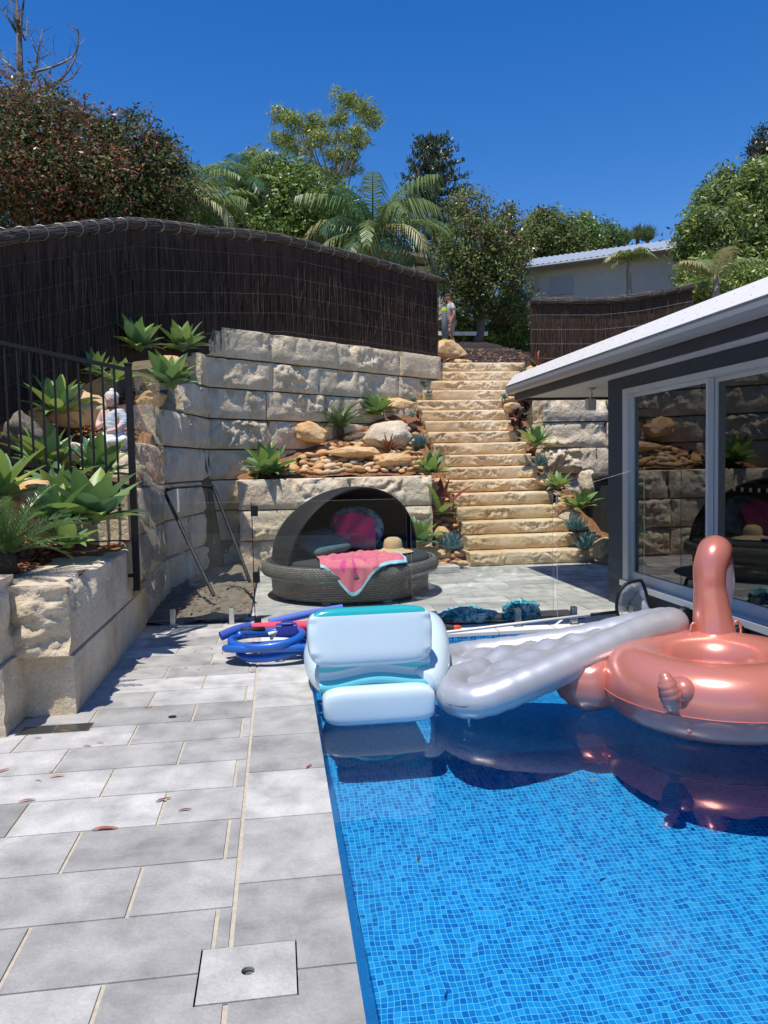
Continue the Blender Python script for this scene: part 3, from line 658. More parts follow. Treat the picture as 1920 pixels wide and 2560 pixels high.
def palm(p, top, L, fr, lab, seed, ll=.55, tr=.09, n=30, wd=.02, name='palm_tree', grp='palm trees beyond the brush fences'):
    p = Vector(p); t = thing(name, lab, 'palm tree', p, 0, grp); h = top-p.z; r = random.Random(seed)
    mb = MB(); mb.tube([(0, 0, 0), (.03, 0, h*.5), (0, 0, h), (0, 0, h+.5)], [tr*1.3, tr, tr, tr*.6], 10); mb.o('trunk', BARK, t, True)
    for i, (a, e, dr, hg, m) in enumerate(fr):
        mb = MB(); frond(mb, (0, 0, h+.3), R_(a), R_(e), L*r.uniform(.85, 1.1), R_(dr), ll, n, 0, wd, .15, hg, seed=seed*10+i); mb.o('frond', PL[m], t)
    return t
def ring(n, seed, hg=.5):
    r = random.Random(seed); return [(i*137.5+r.uniform(-15, 15), 68-72*i/n+r.uniform(-8, 8), r.uniform(80, 130), hg*r.uniform(.6, 1.8), r.choice([0, 0, 1, 2])) for i in range(n)]
b = at(1120, 640, Y=21); 
pb = at(1115, 640, Y=21)
def up(px, Y): p = at(px, 700, Y=Y); return (p.x, Y, hill(p.x, Y)-.4)
palm(up(935, 18.5), at(935, 625, Y=18.5).z, 2.15, ring(24, 5, .9), 'large palm with drooping yellow green fronds just behind the end of the fence', 5, .52, .12, 30, .019)
palm(up(470, 17), at(470, 545, Y=17).z, 1.7, ring(17, 6, .5), 'palm with arching fronds beside the red leaved tree', 6, .44, .10, 28, .017)
palm(up(525, 19), at(525, 575, Y=19).z, 1.6, ring(16, 7, .7), 'low palm with hanging dry fronds right above the fence capping', 7, .46, .10, 28, .017)
palm(up(600, 20), at(600, 510, Y=20).z, 1.7, ring(17, 8, .5), 'slender palm left of the tall airy tree', 8, .44, .09, 28, .016)
palm(up(665, 22), at(665, 575, Y=22).z, 1.9, ring(9, 18, .7), 'small yellowing palm behind the middle of the fence', 18, .42, .09, 26, .016)
palm(up(1572, 17.2), at(1572, 690, Y=17.2).z, .66, [(a, e, 110, .6, 1 if a % 2 else 0) for a, e in ((10, 70), (70, 60), (130, 70), (185, 45), (171, 20), (300, 65), (340, 50), (230, 60), (95, 80))], 'young palm in front of the grey shed wall', 9, .26, .06, 26, .013)
palm(up(1790, 16.4), at(1790, 735, Y=16.4).z, 1.0, [(175, 50, 60, .7, 1), (160, 60, 80, .5, 1), (40, 60, 80, .5, 1), (90, 70, 60, .5, 0), (260, 60, 70, .5, 1), (320, 50, 80, .6, 0)], 'palm with bright yellow fronds by the right end of the brush fence', 10, .38, .08, 28, .016)
# ---------------------------------------------------------------- leafy trees
BRK = mat('tree_bark', (.10, .085, .07), .9, var=[(.18, .15, .12)], vscale=6, bump=.6, bscale=20)
BRKL = mat('pale_bark', (.28, .25, .21), .9, var=[(.38, .34, .29)], vscale=6, bump=.6, bscale=20)
def crown(name, parent, blobs, n, ls, mats, seed, p0, clump=.3, asp=.42, shell=.5, wts=None):
    g = np.random.default_rng(seed); vol = np.array([b[3]*b[4]*b[5] for b in blobs])**.75; vol /= vol.sum()
    nc = max(20, int(n/26)); bi = g.choice(len(blobs), nc, p=vol); B = np.array(blobs)
    d = g.normal(size=(nc, 3)); d /= np.linalg.norm(d, axis=1)[:, None]; rr = (shell+(1-shell)*g.random(nc)**.5); rr *= 1+.16*fbm(d*2.2+seed, 3)
    cc = B[bi, :3]+d*rr[:, None]*B[bi, 3:6]
    ci = g.integers(0, nc, n); P = cc[ci]+g.normal(size=(n, 3))*clump*.5*np.array([1, 1, .8])
    nr = d[ci]*.5+g.normal(size=(n, 3))*.75+np.array([0, 0, .45]); nr /= np.linalg.norm(nr, axis=1)[:, None]
    t = g.normal(size=(n, 3)); t -= (t*nr).sum(1)[:, None]*nr; t /= np.linalg.norm(t, axis=1)[:, None]; s = np.cross(nr, t)
    L = ls*g.uniform(.6, 1.3, n)[:, None]; W = L*asp
    V = np.stack([P-t*L, P-s*W-nr*W*.25, P+t*L, P+s*W-nr*W*.25], 1).reshape(-1, 3)-np.array(p0)
    cm = g.choice(len(mats), nc, p=wts); fm = np.where(g.random(n) < .65, cm[ci], g.choice(len(mats), n, p=wts))
    return mk(name, V, np.arange(4*n).reshape(n, 4), mats, parent, False, fm)
def tree(name, lab, p, blobs, n, ls, mats, seed, tr=.15, clump=.3, asp=.42, bark=None, shell=.45, wts=None, limbs=None, grp='trees beyond the fences', cat_='tree'):
    p = Vector(p); t = thing(name, lab, cat_, p, 0, grp); mb = MB(); r = random.Random(seed); cz = sum(b[2] for b in blobs)/len(blobs); zc = min(b[2]-b[5]*.3 for b in blobs)
    top = Vector((sum(b[0] for b in blobs)/len(blobs), sum(b[1] for b in blobs)/len(blobs), cz))-p
    mb.tube(cat([(0, 0, 0), top*.3+Vector((.1, 0, 0)), top*.7, top]), [tr*(1-.75*i/24) for i in range(25)], 8)
    for b in blobs:
        q = Vector(b[:3])-p; s0 = top*r.uniform(.25, .6)
        mb.tube(cat([s0, s0.lerp(q, .5)+Vector((r.uniform(-.2, .2), 0, .15)), q], 5), [tr*.5*(1-.08*i) for i in range(11)], 6)
        for _ in range(3):
            e = q+Vector((r.uniform(-1, 1)*b[3], r.uniform(-1, 1)*b[4], r.uniform(-.5, 1)*b[5]))*.8; mb.tube([s0.lerp(q, .6), q.lerp(e, .5)+Vector((0, 0, .08)), e], [tr*.25, tr*.16, tr*.06], 5)
    if limbs:
        for l, rd in limbs: mb.tube([Vector(v)-p for v in cat(l, 6)], [rd*(1-.8*i/((len(l)-1)*6)) for i in range((len(l)-1)*6+1)], 6)
    mb.o('trunk', bark or BRK, t, True); crown('crown', t, blobs, n, ls, mats, seed, p, clump, asp, shell, wts)
    return t
def bl(px, py, Y, rx, ry, rz): p = at(px, py, Y=Y); return (p.x, p.y, p.z, rx, ry, rz)
PH = [leafm('photinia_green', (0.091, 0.124, 0.039), .25, .55, .2), leafm('photinia_olive', (0.169, 0.169, 0.065), .25, .55, .2), leafm('photinia_red', (0.286, 0.091, 0.058), .25, .35), leafm('photinia_dark', (.03, .045, .02), .2, .55, .2)]
tree('photinia_tree', 'large red tipped dark tree filling the upper left behind the fence', (-3.6, 14, 3), [bl(40, 350, 13.6, 1.2, 1.3, .98), bl(160, 390, 13.8, .95, 1.2, .9), bl(60, 480, 13.2, 1.3, 1.2, .8), bl(220, 470, 13.5, .9, 1.1, .8), bl(-80, 420, 13, 1.4, 1.3, 1.2), bl(120, 320, 14, .7, .8, .6)], 52000, .037, PH, 21, .22, .25, .45, wts=[.30, .24, .30, .16])
tree('photinia_tree', 'smaller dark bushy tree with reddish tips joined to the right of the large one', (-1.9, 14, 3), [bl(330, 400, 14, .75, .8, .75), bl(390, 480, 14, .75, .8, .8), bl(310, 520, 13.8, .9, .8, .6), bl(410, 395, 14.3, .35, .4, .4), bl(300, 340, 14.3, .3, .3, .35)], 20000, .040, PH, 22, .15, .2, .45, wts=[.4, .2, .1, .3])
JG = [leafm('jac_yellow_green', (0.338, 0.377, 0.078), .35), leafm('jac_green', (0.208, 0.273, 0.065), .35), leafm('jac_dark', (.08, .12, .035), .3)]
def jac():
    Y = 22; tops = [(700, 285), (735, 300), (790, 305), (850, 238), (865, 260), (895, 265), (915, 275), (930, 300), (880, 330), (800, 340), (720, 355), (760, 375), (830, 390), (870, 385), (900, 350), (705, 350), (640, 390), (655, 430), (800, 430), (845, 300), (760, 320), (780, 350), (880, 420), (600, 470), (700, 420), (840, 345)]
    B_ = [bl(x, y, Y+random.uniform(-1, 1), .34, .34, .22) for x, y in tops]; tk = [(845, 620), (842, 520), (835, 460), (830, 420)]
    L_ = []
    root = [at(x, y, Y=Y) for x, y in tk]
    for b_ in B_:
        q = Vector(b_[:3]); s = root[1 if q.z < root[2].z+1 else 2]; m_ = s.lerp(q, .5)+Vector((0, 0, -.35)); L_.append(([s, m_, q], .05))
    p = Vector((root[0].x, Y, 4.2)); t = thing('airy_tree', 'tall airy tree with pale limbs and tufts of yellow green leaves in the centre', 'tree', p, 0, 'trees beyond the fences')
    mb = MB(); mb.tube([Vector(v)-p for v in cat([p]+root, 4)], [.16*(1-.55*i/16) for i in range(17)], 8)
    for l, rd in L_: mb.tube([Vector(v)-p for v in cat(l, 6)], [rd*(1-.07*i) for i in range(13)], 6)
    mb.o('trunk', BRKL, t, True); crown('crown', t, B_, 19000, .048, JG, 31, p, .15, .3, .15, [.5, .35, .15])
jac()
GR = [leafm('green_a', (0.143, 0.221, 0.046), .3), leafm('green_b', (0.247, 0.325, 0.065), .3), leafm('green_c', (0.065, 0.117, 0.033), .2)]
tree('bushy_tree', 'dense green bushy tree between the airy tree and the slender palm', (.6, 21, 4), [bl(700, 480, 21, 1.1, 1, .9), bl(760, 520, 20.5, 1.3, 1, 1.0), bl(680, 560, 20, 1.2, 1, .8), bl(640, 440, 22, .5, .5, .45), bl(820, 560, 20, 1.0, 1, .9), bl(740, 440, 21, .5, .5, .5)], 20000, .07, GR, 41, .14, .3)
tree('feathery_shrub', 'bright ferny shrub just above the middle of the fence capping', (1.2, 18, 4), [bl(790, 590, 21, .8, .7, .6), bl(850, 625, 21, .8, .7, .5), bl(730, 560, 21, .7, .6, .5)], 9000, .06, [GR[1], GR[0]], 42, .08, .25, cat_='shrub')
tree('feathery_shrub', 'low green shrub above the fence beside the dry palm', (-1, 18, 4), [bl(560, 560, 19, .9, .7, .6), bl(620, 585, 19, .9, .7, .5), bl(470, 545, 18.5, .9, .7, .7)], 8000, .06, [GR[1], GR[0], GR[2]], 43, .08, .25, cat_='shrub')
LP = [leafm('lilly_green', (0.117, 0.169, 0.046), .3, .55, .2), leafm('lilly_olive', (0.260, 0.286, 0.104), .35, .55, .2), leafm('lilly_red', (.22, .11, .06), .25, .35), leafm('lilly_dark', (.03, .055, .02), .1, .3)]
tree('lilly_pilly_tree', 'tall glossy tree with reddish tips standing above the upper path', (6.3, 24, 4.9), [bl(1175, 520, 24.5, .7, .8, .55), bl(1180, 620, 24, 1.15, 1, 1.0), bl(1225, 700, 24, 1.05, 1, 1.0), bl(1140, 680, 24, .9, 1, .9), bl(1265, 560, 24.5, .5, .6, .6), bl(1255, 630, 24.3, .95, 1, .9), bl(1160, 760, 24, .7, .8, .7), bl(1275, 640, 24.5, .5, .6, .6), bl(1275, 790, 24.5, .6, .8, .5)], 30000, .06, LP, 51, .2, .28, wts=[.4, .3, .07, .23])
tree('shade_tree', 'dark green tree right of the path behind the grey shed corner', (8, 26, 5), [bl(1285, 760, 26, .4, 1, .9), bl(1240, 820, 26.5, .8, .8, .8), bl(1310, 860, 26, .9, .8, .8)], 8000, .08, [GR[0], GR[2]], 52, .15, .35)
for i, (px, py, rx, rz, lab, c) in enumerate([(1375, 590, 1.9, 1.4, 'rounded green tree behind the left end of the grey shed', [LP[0], LP[1], LP[3]]), (1440, 600, 1.7, 1.3, 'bright green tree behind the shed roof', GR), (1495, 605, 1.4, 1.0, 'small dark tree right of the bright green tree behind the roof', [GR[2], GR[0]]), (1345, 575, .8, .8, 'narrow pointed tree at the left of the shed trees', GR)]):
    p = at(px, py, Y=37+i); tree('distant_tree', lab, (p.x, p.y, 5.5), [(p.x, p.y, p.z, rx*.75, 1.5, rz*.9), (p.x-rx*.5, p.y, p.z-.6, rx*.6, 1.2, rz*.8), (p.x+rx*.5, p.y, p.z-.7, rx*.6, 1.2, rz*.8)], 9000, .10, c, 60+i, .2, .4)
RT = [leafm('right_green', (0.156, 0.221, 0.052), .25), leafm('right_mid', (0.260, 0.325, 0.078), .25), leafm('right_dark', (.045, .075, .02), .15)]
tree('broad_tree', 'big dense green tree at the right edge above the house roof', (12.5, 21, 3), [bl(1860, 520, 20, 1.2, 1, 1.1), bl(1790, 600, 19.5, 1.0, 1, 1.0), bl(1900, 640, 19.5, 1.3, 1, 1.1), bl(1790, 690, 19, .7, .9, .6), bl(1860, 700, 19, 1.2, 1, .8), bl(1930, 480, 21, 1.1, 1, 1.0), bl(1840, 450, 20.5, .6, .7, .5), bl(1770, 640, 19.5, .4, .6, .5), bl(1960, 560, 20, 1.3, 1, 1.2)], 36000, .075, RT, 71, .2, .24, .35, wts=[.45, .3, .25])
tree('slender_shrub', 'low shrub with upright tips right of the shed roof', (9.8, 19.5, 3), [bl(1715, 625, 20, .28, .4, .5), bl(1735, 560, 20, .22, .3, .45), bl(1755, 510, 20.5, .25, .3, .4), bl(1725, 690, 19, .3, .5, .4), bl(1800, 465, 21, .3, .3, .3)], 5000, .07, [RT[0], RT[1]], 72, .06, .22, .3, cat_='shrub')
tree('dark_cypress', 'dark rounded tree top at the far right edge of the sky', (19, 34, 6), [bl(1925, 385, 32, .9, .9, 1.3), bl(1930, 430, 32, 1.1, 1, 1.4)], 9000, .08, [leafm('cyp', (.06, .055, .03)), RT[2]], 73, .2, .3)
tree('garden_shrub', 'low shrubs along the right brush fence below the broad tree', (10.2, 17.6, 3.3), [bl(1800, 745, 17.5, .8, .6, .4), bl(1740, 725, 17.5, .4, .5, .25), bl(1880, 710, 17.8, .9, .6, .5)], 8000, .055, [RT[1], RT[0]], 74, .06, .2, cat_='shrub')
for i, (px, py, rx) in enumerate([(1135, 815, .8), (1185, 835, .9), (1235, 830, .7)]):
    p = at(px, py+5, Y=24.6+.3*i); tree('hedge_shrub', ['bright low shrub behind the walking man', 'low green shrub in front of the paling fence', 'dark low shrub at the foot of the tall glossy tree'][i], (p.x, p.y, 4.9), [(p.x, p.y, p.z-.1, rx, .5, .38)], 5000, .06, [GR[1], RT[1]] if i < 2 else [GR[2], GR[0]], 80+i, .05, .2, cat_='shrub')
def norfolk():
    Y = 46; p = at(1085, 640, Y=Y); z0 = 7; t = thing('norfolk_pine', 'tall dark conical pine with tiered branches against the sky', 'tree', (p.x, Y, z0), 0, 'trees beyond the fences'); top = at(1083, 335, Y=Y).z-z0
    mb = MB(); mb.tube([(0, 0, 0), (0, 0, top*.5), (0, 0, top)], [.28, .18, .03], 8); r = random.Random(5); P = []; 
    tier = 0; z = 1.5
    while z < top-.2:
        q = 1-z/top; Lr = .10+1.12*math.sqrt(max(0, top-z)); nb = 7
        for k in range(nb):
            a = k*2*math.pi/nb+tier*.5+r.uniform(-.15, .15); L = Lr*r.uniform(.75, 1.1)
            pts = [(math.cos(a)*L*s, math.sin(a)*L*s, z+L*(-.05*s+.22*s*s)) for s in (0, .35, .7, 1)]
            mb.tube(pts, [.05, .035, .025, .01], 4)
            for s in np.linspace(.18, 1, int(9+L*5)):
                for _ in range(4): P.append((math.cos(a)*L*s+r.gauss(0, .16+.06*L*(1-s)), math.sin(a)*L*s+r.gauss(0, .14+.05*L*(1-s)), z+L*(-.05*s+.22*s*s)+r.uniform(0, .05)))
        z += .62+.5*q; tier += 1
    mb.o('trunk', BRK, t); P = np.array(P); n = len(P)*2; g = np.random.default_rng(5); P = np.repeat(P, 2, 0)+g.normal(size=(n, 3))*.05
    d = g.normal(size=(n, 3))*.5+np.array([0, 0, .9]); d /= np.linalg.norm(d, axis=1)[:, None]; s = np.cross(d, g.normal(size=(n, 3))); s /= np.linalg.norm(s, axis=1)[:, None]
    V = np.stack([P-s*.035, P+s*.035, P+d*.22+s*.03, P+d*.22-s*.03], 1).reshape(-1, 3)
    mk('crown', V, np.arange(4*n).reshape(n, 4), [leafm('pine_green', (.035, .065, .035), .1), leafm('pine_green_b', (.06, .095, .05), .1)], t, False, g.integers(0, 2, n))
norfolk()
for i, (px, py, Y) in enumerate([(1563, 605, 40), (1594, 595, 41), (1618, 600, 40), (1652, 612, 42)]):
    b0 = at(px, py, Y=Y); t = thing('cabbage_tree', ['leftmost spiky cabbage tree above the shed roof', 'middle spiky cabbage tree above the shed roof', 'third spiky cabbage tree above the shed roof', 'tiny far spiky tree top at the right of the shed roof'][i], 'tree', (b0.x, Y, 6), 0, 'cabbage trees above the shed roof'); h = b0.z-6
    mb = MB(); mb.tube([(0, 0, 0), (0, 0, h)], .12, 6); mb.o('trunk', BRK, t)
    o = tuft((0, 0, h), .85 if i < 3 else .35, 160, 500+i, 'x', [leafm('cab%d' % i, (.12, .14, .08), .2), GR[0]], 'crown', 'x', .03)
    o.parent = t; del o['label']; del o['category']
def deadtree():
    t = thing('dead_tree', 'bare dead tree with twisting twigs at the top left against the sky', 'tree', (-5.2, 17, 3.5), 0); mb = MB(); Y = 17; p0 = Vector((-5.2, 17, 3.5)); r = random.Random(9)
    br = [([(50, 175), (48, 90), (44, 40), (38, -30)], .07), ([(48, 90), (55, 40), (62, -20)], .04), ([(44, 85), (20, 45), (0, 20)], .035), ([(42, 70), (28, 10), (20, -20)], .02), ([(88, 185), (92, 150), (100, 105), (107, 75)], .03), ([(92, 150), (110, 142), (135, 130)], .015), ([(88, 180), (130, 168), (170, 150), (190, 130), (197, 90), (192, 70)], .03), ([(60, 240), (130, 215), (165, 185), (185, 150), (195, 115)], .035), ([(150, 205), (180, 195), (205, 160)], .018), ([(95, 140), (82, 110), (75, 80)], .012), ([(40, 180), (20, 160), (-5, 140)], .03), ([(50, 60), (62, 100), (66, 90), (68, 40)], .018), ([(60, 215), (30, 200), (0, 120)], .03), ([(110, 215), (140, 205), (170, 210), (185, 190)], .012)]
    for l, rd in br:
        P = [at(x, y, Y=Y+r.uniform(-.3, .3))-p0 for x, y in l]; C_ = cat(P, 5); n = len(C_); mb.tube(C_, [rd*(1-.75*i/n) for i in range(n)], 5)
        for q in C_[2::2]:
            e = q+Vector((r.uniform(-.25, .25), r.uniform(-.2, .2), r.uniform(.05, .3))); mb.tube([q, q.lerp(e, .5)+Vector((r.uniform(-.03, .03), 0, 0)), e], [rd*.3, .006, .003], 4)
    mb.tube([(0, 0, 0), at(50, 175, Y=Y)-p0], [.16, .07], 7); mb.tube([(0, 0, 0), at(60, 240, Y=Y)-p0, at(88, 185, Y=Y)-p0], [.12, .05, .03], 6); mb.o('trunk', mat('dead_bark', (.09, .07, .06), .9, var=[(.30, .27, .24)], vscale=5, fac=(.45, .6)), t)
deadtree()
# ---------------------------------------------------------------- brush fences
def brushfence(lab, pts, hs, seed, name='brushwood_fence'):
    P0 = Vector((pts[0][0], pts[0][1], 0)); t = thing(name, lab, 'fence', P0, 0, 'brushwood fences'); r = random.Random(seed)
    seg = []
    for a, b in zip(pts, pts[1:]): seg.append((Vector(a), Vector(b)))
    V = []; F = []; mi = []; core = MB()
    for si, (a, b) in enumerate(seg):
        d = Vector((b.x-a.x, b.y-a.y, 0)); L = d.length; d.normalize(); nrm = Vector((d.y, -d.x, 0)); ha, hb = hs[si], hs[si+1]
        q = nrm*.03
        c4 = [a-q-P0, b-q-P0]; 
        core.add([c4[0]-Vector((0, 0, ha)), c4[1]-Vector((0, 0, hb)), c4[1], c4[0], c4[0]-q*2-Vector((0, 0, ha)), c4[1]-q*2-Vector((0, 0, hb)), c4[1]-q*2, c4[0]-q*2], [(0, 1, 2, 3), (5, 4, 7, 6), (3, 2, 6, 7), (1, 0, 4, 5), (0, 3, 7, 4), (2, 1, 5, 6)])
        n = int(L*230)
        for i in range(n):
            s = r.random(); z1 = a.z+(b.z-a.z)*s; h = ha+(hb-ha)*s; c = a.lerp(b, s); zt = z1-r.uniform(0, h*.72); ln = r.uniform(.25, .8); zb = max(zt-ln, z1-h+r.uniform(-.01, .04)); off = r.uniform(-.028, .022); w_ = r.uniform(.0025, .006); dx = r.uniform(-.03, .03)
            if r.random() < .04: dx *= 5; off += .012
            p1 = Vector((c.x, c.y, zt))+nrm*off-P0; p2 = p1+d*dx; p2.z = zb; k = len(V)
            V += [p1-d*w_, p1+nrm*w_*1.3, p1+d*w_, p2-d*w_, p2+nrm*w_*1.3, p2+d*w_]; F += [(k, k+1, k+4, k+3), (k+1, k+2, k+5, k+4)]; mi += [r.choice([0, 0, 1, 2])]*2
    core.o('fence_core', MT['brush'][0], t); mk('brush', np.array(V), np.array(F), MT['brush'], t, mi=mi)
    # capping roll of twigs
    V = []; F = []; mi = []; line = [Vector(p)-P0 for p in pts]
    cl = cat(line, 10); caps = MB()
    caps.tube([p+Vector((0, 0, -.01)) for p in cl], .062, 10, 0)
    for i in range(int(900*sum((b-a).length for a, b in seg)/10)):
        k = r.randrange(len(cl)-2); a0 = r.uniform(0, 6.28); s0 = r.random(); q = cl[k].lerp(cl[k+1], s0); q2 = cl[min(k+2, len(cl)-1)]; tv = (q2-q).normalized(); sd = tv.cross(Vector((0, 0, 1))).normalized(); uu = sd.cross(tv)
        rad = r.uniform(.055, .078); l = r.uniform(.15, .45); a1 = a0+r.uniform(-.5, .5); w_ = .004
        A_ = q+sd*math.cos(a0)*rad+uu*math.sin(a0)*rad; B_ = q+tv*l+sd*math.cos(a1)*rad*1.03+uu*math.sin(a1)*rad*1.03; ww = (sd*-math.sin(a0)+uu*math.cos(a0))*w_; nn = (sd*math.cos(a0)+uu*math.sin(a0))*w_; kk = len(V)
        V += [A_-ww, A_+nn, A_+ww, B_-ww, B_+nn, B_+ww]; F += [(kk, kk+1, kk+4, kk+3), (kk+1, kk+2, kk+5, kk+4)]; mi += [r.choice([0, 1, 2])]*2
    cp = caps.o('capping_roll', MT['brushtop'][2], t); mk('capping_twigs', np.array(V), np.array(F), MT['brushtop'], cp, mi=mi)
    tot = 0
    for a, b in seg:
        L = (b-a).length; tot += L; d = (b-a).normalized(); sd = d.cross(Vector((0, 0, 1))).normalized(); uu = sd.cross(d)
        for i in range(int(L/.33)):
            c = a+d*(.33*i+.15)-P0; m_ = MB(); m_.tube([c+sd*.082*math.cos(x)+uu*.082*math.sin(x)+d*.03*math.cos(x) for x in np.linspace(0, 6.28, 14, endpoint=False)], .0032, 4, closed=True); m_.o('wire_tie', MT['wire'], t)
    for k in range(1, int(max(hs)/.30)+1):
        m_ = MB(); ok = False
        for si, (a, b) in enumerate(seg):
            if .3*k < min(hs[si], hs[si+1])-.02:
                d = (b-a).normalized(); nn = Vector((d.y, -d.x, 0)).normalized()*.034; dz = Vector((0, 0, .3*k)); m_.tube([a-P0+nn-dz, b-P0+nn-dz], .0018, 4, cap=False); ok = True
        if ok: m_.o('wire', MT['dwire'] if seed == 3 else MT['wire'], t)
brushfence('long dark brushwood fence curving along the top of the stone walls on the left', FENCE, [1.9, 1.9, 1.9, 1.85, 1.8, 1.8, 1.6, 1.55, 1.56], 3)
brushfence('shorter brushwood fence panel right of the upper path', [tuple(at(1327, 752, Y=15.8)), tuple(at(1500, 752, Y=15.6)), tuple(at(1600, 742, Y=15.5)), tuple(at(1732, 717, Y=15.4))], [1.9, 1.9, 1.9, 2.0], 4)
# ---------------------------------------------------------------- house
def house():
    t = thing('pool_house', 'dark blue grey house with white guttered eave and sliding glass doors on the right', 'house', (3.64, 8.1, 0)); W = 3.64
    def P(mb, name, mt, par=None, **k): o = mb.o(name, mt, par or t, **k); o.location = (-3.64, -8.1, 0) if par is None else (0, 0, 0); return o
    y0, y1, head, sill = -3.0, 7.72, 2.31, .30
    mb = MB(); mb.box((W, y1, -.1), (W+.22, 8.1, 2.44)); mb.box((W, y0, head), (W+.22, y1, 2.44)); mb.box((W, y0, -.1), (W+.22, y1, sill-.06)); mb.box((W+.22, 7.9, -.1), (9, 8.1, 2.44)); P(mb, 'wall', MT['navy'])
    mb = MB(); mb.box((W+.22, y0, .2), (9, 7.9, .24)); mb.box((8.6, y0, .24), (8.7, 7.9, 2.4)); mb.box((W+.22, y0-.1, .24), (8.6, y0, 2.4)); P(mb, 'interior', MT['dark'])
    mb = MB(); mb.box((3.30, y0, 2.445), (9.2, 10.2, 2.47)); P(mb, 'soffit', MT['soffit'])
    mb = MB(); mb.box((3.26, y0, 2.41), (3.299, 10.24, 2.52)); mb.box((3.30, 10.2, 2.41), (9.2, 10.24, 2.52)); P(mb, 'fascia', MT['fascia'])
    prof = [(3.258, 2.60), (3.258, 2.505), (3.22, 2.495), (3.165, 2.512), (3.15, 2.55), (3.15, 2.598), (3.158, 2.604)]
    V = [(x, y, z) for y in (y0, 10.3) for x, z in prof]; n = len(prof); F = [(i, (i+1) % n, n+(i+1) % n, n+i) for i in range(n)]+[tuple(range(n))[::-1], tuple(range(n, 2*n))]
    P(MB().add(V, F), 'gutter', MT['gutter'])
    prof = [(3.165, 2.606), (3.145, 2.612), (3.27, 2.765), (3.30, 2.775), (9.2, 3.35), (9.2, 3.30), (3.36, 2.64)]
    V = [(x, y, z) for y in (y0, 10.28) for x, z in prof]; n = len(prof); F = [(i, (i+1) % n, n+(i+1) % n, n+i) for i in range(n)]+[tuple(range(n))[::-1], tuple(range(n, 2*n))]
    m_ = MB().add(V, F); y = 10.1
    while y > 2:
        for q in (.25, .7): m_.sup((3.145+.125*q, y+(.06 if q > .5 else 0), 2.612+.153*q), (.005, .005, .005), (1, 1), nu=6, nv=4, m=1)
        y -= .22
    P(m_, 'roof', [MT['white'], MT['gutter']])
    ends = MB(); ends.box((3.30, 10.205, 2.522), (9.2, 10.235, 2.62)); P(ends, 'end_trim', MT['gutter'])
    # door set
    def frame(mb, ya, yb, x, w_=.055, d=.05):
        mb.box((x, ya, sill), (x+d, ya+w_, head)); mb.box((x, yb-w_, sill), (x+d, yb, head)); mb.box((x, ya+w_, sill), (x+d, yb-w_, sill+.09)); mb.box((x, ya+w_, head-w_), (x+d, yb-w_, head))
    mb = MB(); mb.box((W-.012, 7.60, sill-.0), (W+.21, 7.719, head+.0)); mb.box((W-.012, y0, head-.055), (W+.21, 7.60, head-.001)); mb.box((W-.05, y0, sill-.058), (W+.21, 7.719, sill-.002)); P(mb, 'door_surround', MT['alu'])
    dl = P(MB(), 'x', MT['alu']) if False else None
    for i, (ya, yb, x) in enumerate([(6.16, 7.60, W+.03), (4.55, 6.175, W+.09), (2.9, 4.6, W+.03), (1.2, 2.95, W+.09), (-.5, 1.25, W+.03)]):
        mb = MB(); 
        h2 = head-.057
        w_, d = .038, .05
        mb.box((x, ya, sill), (x+d, ya+w_, h2)); mb.box((x, yb-w_, sill), (x+d, yb, h2)); mb.box((x, ya+w_, sill), (x+d, yb-w_, sill+.10)); mb.box((x, ya+w_, h2-w_), (x+d, yb-w_, h2))
        dr = P(mb, 'sliding_door', MT['alu']); g = MB(); g.box((x+.02, ya+w_, sill+.10), (x+.028, yb-w_, h2-w_)); g.o('door_pane', MT['door_glass'], dr)
        if i < 2:
            k = MB(); yy = ya+w_+.1
            while yy < yb-w_-.15:
                for s in (1, -1): c = .016; k.add([(x+.017, yy-c-.002, 1.50-s*c), (x+.017, yy-c+.002, 1.50-s*c), (x+.017, yy+c+.002, 1.50+s*c), (x+.017, yy+c-.002, 1.50+s*c)], [(0, 1, 2, 3)])
                yy += .11
            for v in range(len(k.V)): q = k.V[v]; k.V[v] = (q[0], q[1], q[2]-.19)
            k.o('x_marks', MT['white'], dr)
            for v in range(0, len(k.V), 4): pass
    # dim furniture inside
    f = MB(); f.box((5.4, 5.2, .24), (6.4, 6.6, .68)); f.box((6.25, 5.2, .68), (6.4, 6.6, 1.05)); P(f, 'indoor_sofa', mat('sofa', (.12, .12, .12), .9))
    fl = thing('floodlight', 'grey security floodlight hanging from the pale soffit by the house corner', 'light', at(1478, 953, Y=8.9)); p = fl.location; zz = 2.444-p.z
    m_ = MB(); m_.lathe([(0, zz), (.04, zz), (.05, zz-.02), (0, zz-.025)], n=16); m_.o('mount', MT['alu'], fl, True); m_ = MB(); m_.tube([(0, 0, zz-.02), (.01, 0, zz-.08), (-.02, 0, zz-.13)], .012, 8); m_.o('arm', MT['alu'], fl)
    m_ = MB(); m_.box((-.07, -.04, zz-.27), (.05, .03, zz-.13)); bev(m_.o('lamp_head', MT['alu'], fl), .012)
house()
